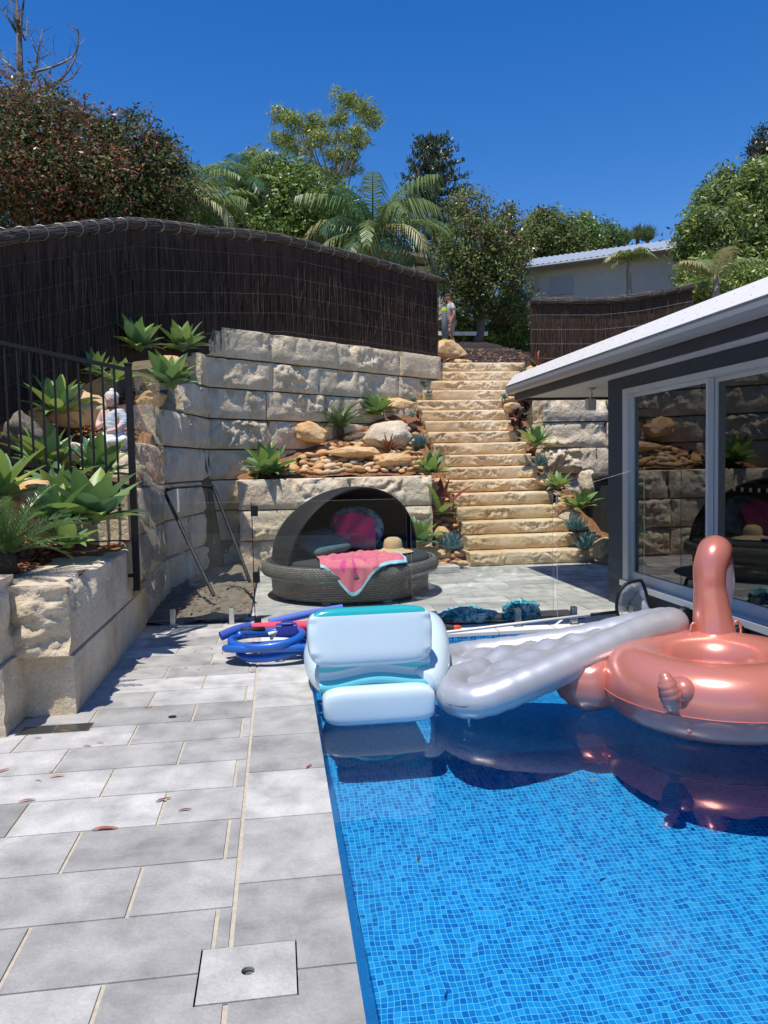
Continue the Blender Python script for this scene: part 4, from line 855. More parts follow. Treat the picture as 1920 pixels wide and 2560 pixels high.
# ---------------------------------------------------------------- glass pool fence
def panel(t, a, b, za, zb, z0=.06):
    a, b = Vector((*a, 0)), Vector((*b, 0)); d = (b-a).normalized(); nn = Vector((d.y, -d.x, 0))*.006
    V = [a+nn, b+nn, b-nn, a-nn]; V = [Vector((v.x, v.y, z0)) for v in V]+[Vector((v.x, v.y, z)) for v, z in zip(V, (za, zb, zb, za))]; V = [v-t.location for v in V]
    return mk('glass_pane', V, [(0, 1, 5, 4), (2, 3, 7, 6), (3, 2, 1, 0), (4, 5, 6, 7), (1, 2, 6, 5), (3, 0, 4, 7)], [MT['glass'], MT['edge']], t, mi=[0, 0, 1, 1, 1, 1])
def spigot(t, x, y, rz=0, z=0):
    m_ = MB(); m_.box((-.045, -.045, 0), (.045, .045, .010)); m_.box((-.026, -.030, .01), (.026, -.009, .17)); m_.box((-.026, .009, .01), (.026, .030, .17)); m_.box((-.026, -.009, .01), (.026, .009, .045))
    o = bev(m_.o('spigot', MT['steel'], t), .004); o.location = Vector((x, y, z))-t.location; o.rotation_euler = (0, 0, rz); return o
t = thing('glass_fence_panel', 'frameless glass panel between the planter wall and the gate', 'glass fence', (-.8, 7.85, 0), 0, 'glass pool fence panels'); panel(t, (-1.26, 7.86), (-.33, 7.84), 1.235, 1.23); spigot(t, -1.07, 7.855); spigot(t, -.49, 7.845)
t = thing('glass_gate', 'glass gate with black hinges in front of the daybed', 'gate', (.5, 7.18, 0)); panel(t, (-.215, 7.22), (1.20, 7.12), 1.25, 1.25, .03)
m_ = MB()
for z in (1.17, .55, .12): m_.box((-.03, -.022, z-.05), (.035, .022, z+.05))
o = bev(m_.o('hinge', MT['black'], t), .004); o.location = Vector((-.215, 7.22, 0))-t.location
m_ = MB(); m_.box((-.004, -.008, .0), (.004, .008, 1.25)); o = m_.o('hinge_rail', MT['black'], t); o.location = Vector((-.236, 7.222, 0))-t.location
for i, (a, b, z1, z2, sp, lab) in enumerate([((1.24, 7.12), (2.60, 7.03), 1.25, 1.26, [(1.45, 7.105), (2.25, 7.05)], 'glass panel right of the gate behind the inflatables'), ((2.64, 7.03), (3.50, 6.98), 1.27, 1.50, [(2.80, 7.02), (3.36, 6.99)], 'raked glass panel rising towards the house wall')]):
    t = thing('glass_fence_panel', lab, 'glass fence', (*a, 0), 0, 'glass pool fence panels'); panel(t, a, b, z1, z2)
    for x, y in sp: spigot(t, x, y)
for yy, lab in ((6.35, 'steel fence bracket on the dark wall base left of the flamingo neck'), (5.55, 'steel fence bracket on the dark wall base right of the flamingo neck')):
    t = thing('fence_bracket', lab, 'bracket', (3.56, yy, .15), 0, 'steel fence brackets on the house base'); m_ = MB(); m_.box((-.03, -.028, -.09), (.0, .028, .09)); bev(m_.o('clamp', MT['steel'], t), .004); m_ = MB(); m_.box((.0, -.045, -.10), (.079, .045, .10)); bev(m_.o('back_plate', MT['black'], t), .004)
# ---------------------------------------------------------------- black railing, clear sheet
def railing():
    t = thing('black_railing', 'raked black metal picket railing above the planter on the left', 'railing', (-1.26, 7.05, .5)); Pz = Vector((-1.26, 7.05, .5))
    m_ = MB(); m_.box((-.028, -.028, 0), (.028, .028, 1.99)); m_.box((-.033, -.033, 1.99), (.033, .033, 2.01)); bev(m_.o('post', MT['black'], t), .004)
    m_ = MB(); m_.box((-.07, -.02, .12), (-.028, .02, .15)); m_.o('bracket', MT['black'], t)
    s = (2.72-2.483)/1.06
    def zt(x): return 2.455-.5+s*(-x)
    def zl(x): return 1.42-.5+.265*(-x)
    for nm, f in (('top_rail', zt), ('bottom_rail', zl)):
        m_ = MB(); L = 2.9; V = [(-.028, -.016, f(.0)-.018), (-.028, .016, f(0)-.018), (-.028, .016, f(0)+.018), (-.028, -.016, f(0)+.018), (-L, -.016, f(-L)-.018), (-L, .016, f(-L)-.018), (-L, .016, f(-L)+.018), (-L, -.016, f(-L)+.018)]
        m_.add(V, [(0, 3, 2, 1), (4, 5, 6, 7), (0, 1, 5, 4), (2, 3, 7, 6), (1, 2, 6, 5), (3, 0, 4, 7)]); m_.o(nm, MT['black'], t)
    for i in range(27):
        x = -.12-.1*i; m_ = MB(); m_.box((x-.008, -.008, zl(x)-.27), (x+.008, .008, zt(x)-.018)); m_.o('picket', MT['black'], t)
railing()
V = []; na = 10; nb = 40; 
for j in range(nb+1):
    for i in range(na+1):
        u, v = i/na, j/nb; x = -1.225+.13*u; y = 7.08+.66*u; zt = 2.46-.03*u; zb = .50+.02*(1-u)-.15*math.sin(u*3.14); bu = .010*math.sin(v*9+u*3)+.006*math.sin(v*23+u*5); V.append((x+bu, y-bu*.2, zb+(zt-zb)*v))
tag(mk('acrylic_sheet', V, np.array([(j*(na+1)+i, j*(na+1)+i+1, (j+1)*(na+1)+i+1, (j+1)*(na+1)+i) for j in range(nb) for i in range(na)]), MT['acrylic'], smooth=True), 'tall clear rippled plastic sheet fixed beside the black post', 'plastic sheet')
# ---------------------------------------------------------------- daybed
def daybed():
    c = Vector((.87, 9.42, 0)); t = thing('daybed', 'round wicker daybed with a black half dome canopy', 'daybed', c); t.scale = (1.03, 1.03, 1)
    wk = bpy.data.materials.new('grey_wicker'); wk.use_nodes = True; N = wk.node_tree.nodes; L = wk.node_tree.links; b = N['Principled BSDF']; b.inputs['Roughness'].default_value = .6
    tc = N.new('ShaderNodeTexCoord'); sp = N.new('ShaderNodeSeparateXYZ'); L.new(tc.outputs['Object'], sp.inputs[0]); an = N.new('ShaderNodeMath'); an.operation = 'ARCTAN2'; L.new(sp.outputs[1], an.inputs[0]); L.new(sp.outputs[0], an.inputs[1])
    ml = N.new('ShaderNodeMath'); ml.operation = 'MULTIPLY'; ml.inputs[1].default_value = 1; L.new(an.outputs[0], ml.inputs[0]); cb = N.new('ShaderNodeCombineXYZ'); L.new(ml.outputs[0], cb.inputs[0]); L.new(sp.outputs[2], cb.inputs[1])
    bk = N.new('ShaderNodeTexBrick'); L.new(cb.outputs[0], bk.inputs['Vector']); bk.inputs['Scale'].default_value = 1; bk.inputs['Brick Width'].default_value = .045; bk.inputs['Row Height'].default_value = .020; bk.inputs['Mortar Size'].default_value = .0032; bk.inputs['Mortar Smooth'].default_value = .6
    bk.inputs['Color1'].default_value = (.22, .205, .17, 1); bk.inputs['Color2'].default_value = (.15, .14, .118, 1); bk.inputs['Mortar'].default_value = (.035, .03, .026, 1); L.new(bk.outputs[0], b.inputs['Base Color'])
    bp = N.new('ShaderNodeBump'); bp.invert = True; bp.inputs['Distance'].default_value = .01; L.new(bk.outputs['Fac'], bp.inputs['Height']); L.new(bp.outputs[0], b.inputs['Normal'])
    fab = mat('black_canvas', (.007, .007, .0075), .8, var=[(.010, .010, .011)], vscale=5, bump=.2, bscale=9, bdist=.03, trans=0)
    MB().lathe([(.0, .035), (.90, .035), (.93, .06), (.94, .24), (.97, .27), (1.0, .28)], n=72).o('base', wk, t, True)
    MB().lathe([(.955, .255), (1.035, .29), (1.055, .33), (1.045, .42), (1.02, .445), (.97, .44), (.955, .36)], n=72).o('rim', wk, t, True)
    cu = mat('charcoal_cushion', (.028, .030, .032), .9, var=[(.04, .042, .045)], vscale=8, bump=.1, bscale=60)
    V = MB(); V.lathe([(0, .36), (.90, .36), (.945, .39), (.95, .45), (.92, .485), (.6, .50), (0, .505)], n=64); V.o('mattress', cu, t, True)
    m_ = MB()
    for a in (200, 245, 295, 340): m_.box((math.cos(R_(a))*.8-.05, math.sin(R_(a))*.8-.03, 0), (math.cos(R_(a))*.8+.05, math.sin(R_(a))*.8+.03, .036))
    m_.o('feet', MT['alu'], t)
    fr = R_(-90+33); nrm = Vector((math.cos(fr), math.sin(fr), 0)); tv = Vector((-nrm.y, nrm.x, 0)); a_, h_, b_ = .96, .89, 1.05
    V = []; nu, nv = 48, 20
    for j in range(nv+1):
        ph = R_(-8)+R_(98)*j/nv
        for i in range(nu+1):
            th = math.pi*i/nu; q = math.cos(th)*a_*tv+Vector((0, 0, math.sin(th)*math.cos(ph)*h_))-nrm*(math.sin(th)*math.sin(ph)*b_); rip = 1+.006*math.sin(j/nv*math.pi*4)*math.sin(th); V.append(q*rip+Vector((0, 0, .41))+nrm*.12)
    cn = mk('canopy', V, np.array([(j*(nu+1)+i, j*(nu+1)+i+1, (j+1)*(nu+1)+i+1, (j+1)*(nu+1)+i) for j in range(nv) for i in range(nu)]), fab, t, True); so = cn.modifiers.new('sol', 'SOLIDIFY'); so.thickness = .012
    m_ = MB()
    m_.tube([Vector(v) for v in V[0:nu+1]], .013, 8); 
    for j in (7, 14): m_.tube([Vector(v)*.985 for v in V[j*(nu+1):j*(nu+1)+nu+1]], .010, 6)
    m_.o('canopy_hoops', MT['black'], t, True)
    return c
DC = daybed()
def cloth(name, lab, P, nu, nv, mats, mi=None, thick=.008, cat_='towel'):
    V = [P(i/nu, j/nv) for j in range(nv+1) for i in range(nu+1)]; F = [(j*(nu+1)+i, j*(nu+1)+i+1, (j+1)*(nu+1)+i+1, (j+1)*(nu+1)+i) for j in range(nv) for i in range(nu)]
    m_ = [mi(i/nu, j/nv) for j in range(nv) for i in range(nu)] if mi else None
    o = mk(name, V, F, mats, smooth=True, mi=m_); s = o.modifiers.new('s', 'SOLIDIFY'); s.thickness = thick; return tag(o, lab, cat_)
PINK = mat('coral_towel', (.72, .22, .21), .95, var=[(.66, .15, .22), (.74, .30, .25)], vscale=6, bump=.4, bscale=150, bdist=.004)
PINK2 = mat('hot_pink_towel', (.78, .07, .25), .95, bump=.4, bscale=150, bdist=.004)
FRN = mat('pale_blue_fringe', (.45, .72, .78), .9, var=[(.2, .5, .6)], vscale=40)
MAG = mat('magenta_motif', (.60, .07, .25), .95)
def tw(u, v):   # draped over the mattress front edge
    x = .42+.98*u; y0 = 9.30
    f = .016*math.sin(u*19+v*3)+.010*math.sin(u*41+v*9)
    edge_y = DC.y-math.sqrt(max(.05, .99**2-(x-DC.x)**2)); flat = y0-edge_y; hang = .33*math.exp(-((u-.36)/.20)**2)+.05; s = v*(flat+hang)
    if s < flat: return (x+.03*v, y0-s, .515+abs(f)*.8)
    h = s-flat
    return (x+.03*v, edge_y-.02-.075*min(1, h/.06)-f*.6, .515-h+abs(f)*.2)
def twm(u, v):
    if v > .955 or u > .97: return 1
    d = math.hypot((u-.35)*.9, v-.62); a = math.atan2(v-.50, u-.35)
    return 2 if (.05 < d < .23 and math.sin(a*14) > .45) else 0
cloth('beach_towel', 'coral pink towel with blue fringe draped over the front of the daybed', tw, 110, 110, [PINK, FRN, MAG], twm)
RB = mat('blue_patterned_fabric', (.10, .16, .30), .9, var=[(.30, .45, .60), (.55, .65, .75)], vscale=9, fac=(.4, .6))
o = MB().sup((0, 0, 0), (.36, .13, .30), (.9, .9), nu=40, nv=24).o('round_cushion', RB, None, True, (1.02, 9.95, .76)); o.rotation_euler = (R_(-25), 0, R_(8)); tag(o, 'round blue patterned cushion leaning inside the canopy', 'cushion')
def tw2(u, v):
    x = .70+.52*u; f = .02*math.sin(u*13+v*8); a = v
    y = 9.80-.06*math.sin(v*3.1)-.10*(v)+f; z = .98-.44*v-.10*abs(u-.45)-.0; return (x, y-.06, z-.12*(u-.5)**2)
cloth('pink_towel', 'crumpled hot pink towel hanging over the blue round cushion', tw2, 30, 40, [PINK2, PINK], lambda u, v: 1 if v > .55 else 0)
TQ = mat('dark_teal_cushion', (.05, .11, .11), .9, var=[(.10, .17, .17)], vscale=30, stretch=(1, 6, 1), bump=.3, bscale=80)
o = MB().sup((0, 0, 0), (.29, .26, .085), (.8, .3), nu=40, nv=20).o('cushion', TQ, None, True, (.52, 9.22, .66)); o.rotation_euler = (R_(22), R_(-6), R_(35)); tag(o, 'dark teal square cushion tilted on the daybed', 'cushion')
STR = mat('straw', (.62, .46, .24), .8, var=[(.50, .35, .17), (.70, .56, .33)], vscale=12, stretch=(1, 1, 9), bump=.5, bscale=30, bdist=.01)
hat = thing('straw_hat', 'natural straw sun hat lying on the daybed mattress', 'hat', (1.38, 9.22, .515)); MB().lathe([(.25, .0), (.22, .012), (.15, .025), (.115, .05)], n=40, sy=.95).o('brim', STR, hat, True)
MB().lathe([(.115, .05), (.115, .10), (.10, .15), (.06, .175), (0, .18)], n=40).o('crown', STR, hat, True)
sl = thing('paver_stack', 'small stack of spare grey pavers lying left of the bottom step', 'paver stack', (2.25, 10.9, 0), R_(4)); 
for k in range(3): m_ = MB(); m_.box((-.28+.01*k, -.19+.012*k, .001+.031*k), (.30+.01*k, .19, .029+.031*k)); bev(m_.o('paver', MT['pave'], sl), .003)
# tool frame leaning on the wall
fr = thing('tubular_frame', 'black tubular metal frame leaning against the stone wall behind the glass', 'metal frame', (-.9, 9.3, .03)); m_ = MB(); b0 = Vector((-.9, 9.3, .03))
def q(px, py, Y): return at(px, py, Y=Y)-b0
m_.tube(cat([q(535, 1490, 8.6), q(418, 1245, 9.35), q(413, 1228, 9.4), q(430, 1220, 9.4)], 4), .021, 8); m_.tube(cat([q(625, 1455, 8.9), q(540, 1235, 9.5), q(525, 1218, 9.5), q(505, 1215, 9.5)], 4), .021, 8); m_.o('side_bars', MT['black'], fr)
m_ = MB(); m_.tube([q(430, 1220, 9.4), q(505, 1215, 9.5)], .013, 8); m_.o('cross_bar', MT['black'], fr)
m_ = MB(); m_.tube(cat([q(515, 1225, 9.45), q(522, 1275, 9.42), q(535, 1345, 9.4), q(537, 1360, 9.38)], 4), [.024]*5+[.014]*7+[.022], 8); m_.o('handle', MT['rubber'], fr)
m_ = MB(); m_.tube([q(445, 1222, 9.4), q(447, 1280, 9.4)], .016, 8); m_.o('bracket', MT['alu'], fr)
# dark covered box right
bx = thing('covered_box', 'dark covered cabinet in shade behind the house corner', 'cabinet', (5.9, 12.6, 0)); m_ = MB(); m_.box((-.55, -.4, .0), (1.3, .3, 1.25)); bev(m_.o('body', MT['dark'], bx), .03); m_ = MB(); m_.box((-.60, -.44, 1.252), (1.35, .34, 1.36)); bev(m_.o('cover', MT['fascia'], bx), .04)
bt = thing('small_lantern', 'small white lantern standing at the right end of the ninth step', 'lantern', at(1321, 1161, Y=13.55)); m_ = MB(); m_.box((-.045, -.045, 0), (.045, .045, .012)); m_.box((-.045, -.045, .13), (.045, .045, .145))
for sx in (-.04, .034):
    for sy in (-.04, .034): m_.box((sx, sy, .012), (sx+.006, sy+.006, .13))
m_.o('frame', MT['white'], bt); MB().lathe([(.04, .145), (.015, .19), (0, .2)], n=8).o('cap', MT['white'], bt); MB().sup((0, 0, .06), (.025, .025, .045), (.8, .8), nu=12, nv=8).o('candle', MT['white'], bt, True)
# ---------------------------------------------------------------- inflatables
AQ = mat('pale_aqua_vinyl', (.68, .82, .88), .28, var=[(.72, .85, .90)], vscale=2, coat=.4, bump=.06, bscale=7, bdist=.02, trans=.18)
TE = mat('teal_vinyl', (.02, .42, .46), .2, var=[(.03, .47, .50)], vscale=3, coat=.5, bump=.06, bscale=7, bdist=.02, trans=.15)
TEL = mat('light_teal_vinyl', (.13, .62, .72), .25, var=[(.20, .68, .77)], vscale=3, coat=.5, trans=.25)
SI = mat('silver_vinyl', (.47, .48, .50), .40, metal=.45, coat=.12, var=[(.54, .55, .57)], vscale=3, bump=.04, bscale=6, bdist=.02)
RG = mat('rose_gold_vinyl', (.66, .23, .175), .26, metal=.38, coat=.4, var=[(.69, .25, .19)], vscale=3, bump=.03, bscale=5, bdist=.02)
def wr(mb_obj): return mb_obj
def lounge():
    t = thing('inflatable_lounge', 'pale aqua and teal inflatable lounge chair seen from behind at the pool edge', 'pool float', (.60, 5.3, -.1)); ry = Matrix.Rotation(R_(-9), 3, 'X'); C_ = Vector((.60, 5.3, -.1))
    def fn(v):   # seams pull in at the ends
        k = abs(v.x)/.42; v = v.copy(); f = 1+.018*math.sin(v.z*70)*max(0, k-.85)/.15; v.z *= f; v.y += .010*math.sin(v.z*85)*max(0, k-.8)/.2; v.x -= .05*v.x*max(0, -v.z)/.3; return v
    V = MB(); V.sup((0, 0, 0), (.415, .115, .195), (.40, .30), nu=96, nv=48, fn=fn)
    Z = np.array(V.V); mi = []
    for f in V.F:
        c = sum((Vector(V.V[i]) for i in f), Vector())/4; mi.append(1 if (c.z > .142 and abs(c.x) < .37) else 0)
    V.M = mi; o = V.o('backrest', [AQ, TE], t, True); o.location = Vector((.585, 5.05, .435))-C_; o.rotation_euler = (R_(-10), 0, R_(1))
    V = MB(); V.sup((0, 0, 0), (.37, .12, .125), (.45, .32), nu=96, nv=24, fn=lambda v: Vector((v.x, v.y, v.z*(1+.03*math.sin(v.x*14)*0)))); o = V.o('headrest_pillow', AQ, t, True); o.location = Vector((.625, 4.96, .005))-C_
    g = []; nu, nv = 30, 16
    for j in range(nv+1):
        for i in range(nu+1):
            u, v = i/nu*2-1, j/nv; zz = .10+.26*v+.022*math.cos(u*3.4); g.append((.37*u, .03-.03*math.sin(v*11)-.03*math.cos(u*1.4), zz))
    o = mk('ribbed_back', g, np.array([(j*(nu+1)+i, j*(nu+1)+i+1, (j+1)*(nu+1)+i+1, (j+1)*(nu+1)+i) for j in range(nv) for i in range(nu)]), [TEL, AQ], t, True, mi=[(0 if (j < 5 or 7 < j < 11) else 1) for j in range(nv) for i in range(nu)]); o.location = Vector((.61, 4.97, .0))-C_
    for nm, pp in (('armrest', [(.93, 4.99, .10), (1.0, 5.1, .13), (1.09, 5.42, .20), (1.13, 5.75, .31), (1.10, 5.98, .30)]), ('armrest', [(.36, 5.05, .10), (.30, 5.3, .13), (.28, 5.6, .18), (.30, 5.9, .2)])):
        V = MB(); P_ = cat(pp, 8); V.tube([p-C_ for p in P_], [.085+.04*math.sin(math.pi*min(1, .1+.8*i/(len(P_)-1))) for i in range(len(P_))], 20); V.sup(P_[-1]-C_, (.11, .11, .11), (1, 1)); V.o(nm, AQ, t, True)
    V = MB(); V.sup((0, 0, 0), (.34, .50, .11), (.5, .4), nu=64, nv=16); o = V.o('seat', TE, t, True); o.location = Vector((.6, 5.55, .02))-C_
    V = MB(); V.sup((0, 0, 0), (.40, .13, .17), (.5, .35), nu=64, nv=16); o = V.o('foot_end', TE, t, True); o.location = Vector((.6, 6.05, .12))-C_
lounge()
def silver():
    ctrl = [(2.84, 5.22, .37), (2.52, 5.06, .355), (2.08, 4.90, .26), (1.6, 4.76, .14), (1.25, 4.72, .05), (1.12, 4.90, .03), (1.20, 5.18, .04), (1.42, 5.34, .05), (1.27, 5.50, .03), (1.20, 5.75, .02), (1.45, 5.98, .02), (1.95, 5.95, .06), (2.42, 5.75, .17), (2.78, 5.50, .31)]
    C_ = Vector((1.9, 5.5, 0)); t = thing('heart_float', 'silver heart shaped air mattress tilted up onto the flamingo ring', 'pool float', C_); cl = cat(ctrl, 9, True); N_ = len(cl)
    V = MB(); V.tube([p-C_ for p in cl], [.112+.003*math.sin(i*2.1) for i in range(N_)], 24, closed=True); V.o('outer_tube', SI, t, True)
    V = MB(); V.tube([p-C_+Vector((0, 0, 0))+(Vector((p.x-1.85, p.y-5.4, 0)).normalized()*.111) for p in cl], .0035, 5, closed=True); V.o('seam', mat('seam_grey', (.25, .25, .26), .5), t, True)
    cen = Vector((1.92, 5.52, .16)); cen2 = Vector((2.1, 5.40, .22)); V = []; nr = 16; quads = []
    for j in range(nr+1):
        s = 1-j/nr
        for p in cl:
            q_ = cen2.lerp(p, s*.93); V.append(Vector(q_))
    A_ = np.array(V); w1 = fbm(A_*np.array([5, 5, 0])+3, 2); w2 = np.sin(A_[:, 0]*16+2*np.sin(A_[:, 1]*5))*np.sin(A_[:, 1]*16); Vt = A_+np.array([0, 0, .03])+np.outer(.028*w2+.02*w1, [0, 0, 1])-np.array(C_)
    F = [(j*N_+i, j*N_+(i+1) % N_, (j+1)*N_+(i+1) % N_, (j+1)*N_+i) for j in range(nr) for i in range(N_)]; mk('mattress', Vt, np.array(F), SI, t, True)
    Vb = A_+np.array([0, 0, -.045])-np.array(C_); mk('underside', Vb, np.array(F), mat('mesh_white', (.45, .47, .55), .6), t, True)
    cs = [mat('dot_magenta', (.5, .03, .18)), mat('dot_orange', (.55, .22, .10)), mat('dot_purple', (.18, .05, .45)), mat('dot_tan', (.35, .28, .18))]
    def zz(x, y):  # plane through the tilted float
        a, b, c = Vector(ctrl[0]), Vector(ctrl[4]), Vector(ctrl[10]); n = (b-a).cross(c-a); return a.z-(n.x*(x-a.x)+n.y*(y-a.y))/n.z
    k = 0
    for i in range(6):
        for j in range(4):
            x = 1.45+.2*i+(.1 if j % 2 else 0); y = 4.98+.2*j
            if x > 2.45-.8*abs(y-5.4) or (x < 1.7 and 5.3 < y < 5.7): continue
            m_ = MB(); m_.sup((x-C_.x, y-C_.y, zz(x, y)-.075), (.042, .042, .012), (1, 1), nu=16, nv=6); m_.o('dot', cs[(i+2*j) % 4], t, True); k += 1
    V = MB(); V.tube([(-.72, -.72, -.02), (-.71, -.74, -.13)], .006, 6); V.o('valve', MT['white'], t)
silver()
def flamingo():
    C_ = Vector((2.69, 4.60, -.1)); t = thing('flamingo_float', 'rose gold inflatable flamingo ring floating at the right of the pool', 'pool float', C_+Vector((.10, 0, -.01)))
    m_ = MB(); m_.lathe([(0, .05), (.28, .06), (.36, .10)], n=48); m_.o('seat_floor', RG, t, True)
    V = []; nu, nv = 96, 32; Rm, rt = .475, .235
    for i in range(nu):
        a = 2*math.pi*i/nu
        for k in range(nv):
            b = 2*math.pi*k/nv; cr_ = math.cos(b); sr = math.sin(b); wz = 1.0
            pk = .008*math.sin(a*74+2*math.sin(a*9))*math.exp(-((sr+.15)/.11)**2)*(.6+.4*math.sin(a*23))
            rr = Rm+(rt+pk)*math.copysign(abs(cr_)**.9, cr_); zz_ = rt*.98*math.copysign(abs(sr)**.9, sr); V.append((rr*math.cos(a)*1.0, rr*math.sin(a)*1.0, .225+zz_))
    mk('ring', V, np.array([(i*nv+k, ((i+1) % nu)*nv+k, ((i+1) % nu)*nv+(k+1) % nv, i*nv+(k+1) % nv) for i in range(nu) for k in range(nv)]), RG, t, True)
    m_ = MB(); m_.tube([((Rm+rt*.995+.002)*math.cos(a), (Rm+rt*.995+.002)*math.sin(a), .19) for a in np.linspace(0, 6.2832, 96, endpoint=False)], .004, 5, closed=True); m_.o('seam', mat('seam_rose', (.45, .13, .11), .5), t, True)
    nk = [(2.97, 5.05, .20), (2.965, 5.08, .45), (2.95, 5.09, .64), (2.955, 5.10, .78), (3.0, 5.13, .88), (3.07, 5.22, .895), (3.13, 5.30, .82), (3.155, 5.33, .74)]
    P_ = cat(nk, 7); n = len(P_); rr = np.interp(np.linspace(0, 1, n), [0, .12, .3, .5, .7, .85, 1], [.165, .135, .108, .115, .12, .115, .085]); m_ = MB(); m_.tube([p-C_ for p in P_], list(rr), 28); m_.sup((P_[-1]-C_), (.09, .09, .08), (1, 1), nu=28, nv=14); m_.o('neck', RG, t, True)
    m_ = MB(); P_ = cat([(3.15, 5.28, .80), (3.175, 5.29, .68), (3.18, 5.28, .58), (3.155, 5.25, .50)], 6); n = len(P_); m_.tube([p-C_ for p in P_], list(np.interp(np.linspace(0, 1, n), [0, .4, .8, 1], [.085, .08, .06, .045])), 20); bk = m_.o('beak', mat('white_vinyl', (.78, .70, .72), .3, coat=.4), t, True)
    m_ = MB(); P_ = cat([(3.157, 5.255, .515), (3.135, 5.23, .47), (3.11, 5.20, .43)], 5); n = len(P_); m_.tube([p-C_ for p in P_], list(np.interp(np.linspace(0, 1, n), [0, .5, 1], [.05, .04, .008])), 16); m_.o('beak_tip', MT['rubber'], bk, True)
    m_ = MB(); m_.sup(Vector((3.15, 5.19, .80))-C_, (.022, .012, .03), (1, 1), nu=16, nv=8); m_.o('eye', mat('eye_orange', (.85, .25, .05), .4), t, True)
    for s in (-1, 1):
        m_ = MB(); c = Vector((2.965+.165*s, 5.04, .33))-C_; m_.tube([c+Vector((s*.0+.03*s*math.cos(a), 0, .085*math.sin(a))) for a in np.linspace(0, 6.2832, 20, endpoint=False)], .010, 8, closed=True); m_.o('handle', RG, t, True)
    rz = Matrix.Rotation(R_(20), 3, 'Z')
    m_ = MB(); m_.sup(Vector((2.00, 4.93, .09))-C_, (.25, .22, .19), (.8, .8), rot=rz, nu=40, nv=20, fn=lambda v: Vector((v.x, v.y, v.z*(1+.06*math.sin(v.y*60))))); m_.o('wing', RG, t, True)
    dx = Vector((.10, 0, 0)); m_ = MB(); P_ = [v-dx for v in cat([at(1683, 1770, Y=4.10), at(1678, 1745, Y=4.06), at(1672, 1720, Y=4.05), at(1664, 1695, Y=4.06), at(1657, 1674, Y=4.08)], 6)]; n = len(P_)
    m_.tube([p-C_ for p in P_], [q*(1+.05*math.sin(k*2.2)) for k, q in enumerate(np.interp(np.linspace(0, 1, n), [0, .12, .35, .65, .9, 1], [.02, .05, .062, .055, .03, .006]))], 22)
    b0 = at(1708, 1722, Y=4.22)-dx-C_; m_.sup(b0, (.085, .15, .09), (.9, .9), nu=32, nv=20); m_.sup(b0+Vector((-.05, -.07, .03)), (.07, .09, .075), (.9, .9), nu=28, nv=16); m_.o('tail', RG, t, True)
    m_ = MB(); m_.tube([Vector((2.2, 4.05, .02))-C_, Vector((2.2, 4.03, .015))-C_], .012, 10); m_.o('valve', RG, t)
flamingo()
# ---------------------------------------------------------------- pool net, towels, hose pile
def net():
    t = thing('pool_net', 'white pole pool net with black D shaped frame resting on the fence kerb', 'pool net', at(1535, 1528, Y=6.9)); o0 = t.location
    m_ = MB(); a = at(1040, 1590, Y=6.55)-o0; b = at(1475, 1537, Y=6.84)-o0; m_.tube([a, b], .014, 10); m_.o('pole', MT['white'], t, True)
    m_ = MB(); m_.tube([b, at(1540, 1530, Y=6.88)-o0], .016, 8); 
    out = [(1542, 1528, 6.88), (1545, 1490, 6.90), (1562, 1462, 6.92), (1592, 1452, 6.94), (1606, 1456, 6.94), (1622, 1505, 6.92), (1641, 1572, 6.86), (1610, 1576, 6.83), (1578, 1568, 6.83), (1555, 1550, 6.85)]
    P_ = [at(x, y, Y=Y)-o0 for x, y, Y in out]; m_.tube(cat(P_, 4, True), .016, 8, closed=True); m_.o('frame', MT['black'], t, True)
    c = sum(P_, Vector())/len(P_)+Vector((.02, .14, -.02)); cl = cat(P_, 4, True); V = []; nr = 8
    for j in range(nr+1):
        s = j/nr
        for i, p in enumerate(cl): q_ = p.lerp(c, s)+Vector((.012*math.sin(i*1.7), .03*math.sin(s*3.1)+.01*math.sin(i*2.3+j), 0)); V.append(q_)
    n = len(cl); mk('net_bag', V, np.array([(j*n+i, j*n+(i+1) % n, (j+1)*n+(i+1) % n, (j+1)*n+i) for j in range(nr) for i in range(n)]), mat('white_netting', (.75, .74, .80), .9, alpha=.75, trans=.3), t, True)
net()
TWB = mat('tropical_towel', (.01, .03, .07), .95, var=[(.02, .30, .34), (.50, .65, .72), (.03, .14, .38)], vscale=7, warp=1.5, fac=(.35, .65), bump=.4, bscale=120, bdist=.006)
def lump(name, lab, p, r, seed, mt, cat_):
    V, F = ico(5, seed, 1, .3); V = V*(1+.14*fbm(V*3+seed, 3, ridge=True))[:, None]; V[:, 2] = np.clip(V[:, 2], -.3, 9); V = V*np.array(r); V[:, 2] += .3*r[2]; o = mk(name, V, F, mt, smooth=True, loc=p); return tag(o, lab, cat_)
mm = thing('rubber_mat', 'dark grey mat lying under the towels behind the glass fence', 'mat', (2.05, 7.45, .002)); m_ = MB(); m_.box((-.75, -.22, 0), (.95, .24, .008)); m_.o('mat_sheet', MT['fascia'], mm)
lump('crumpled_towel', 'larger crumpled blue and teal towel behind the glass fence', (1.86, 7.42, .012), (.27, .15, .085), 3, TWB, 'towel'); lump('crumpled_towel', 'smaller bundled blue towel next to the net pole', (2.40, 7.42, .012), (.16, .12, .12), 8, TWB, 'towel')
sw = thing('water_gun', 'dark toy with a red orange end lying by the pool kerb', 'toy', (1.42, 6.98, .0)); m_ = MB(); m_.tube(cat([(-.14, 0, .03), (0, .02, .05), (.1, 0, .04), (.18, -.01, .03)], 5), [.02]*8+[.03]*8, 10); m_.o('body', MT['rubber'], sw, True); m_ = MB(); m_.sup((.21, -.01, .035), (.045, .02, .022), (.7, .7)); m_.o('red_end', mat('red_plastic', (.75, .08, .03), .4), sw, True)
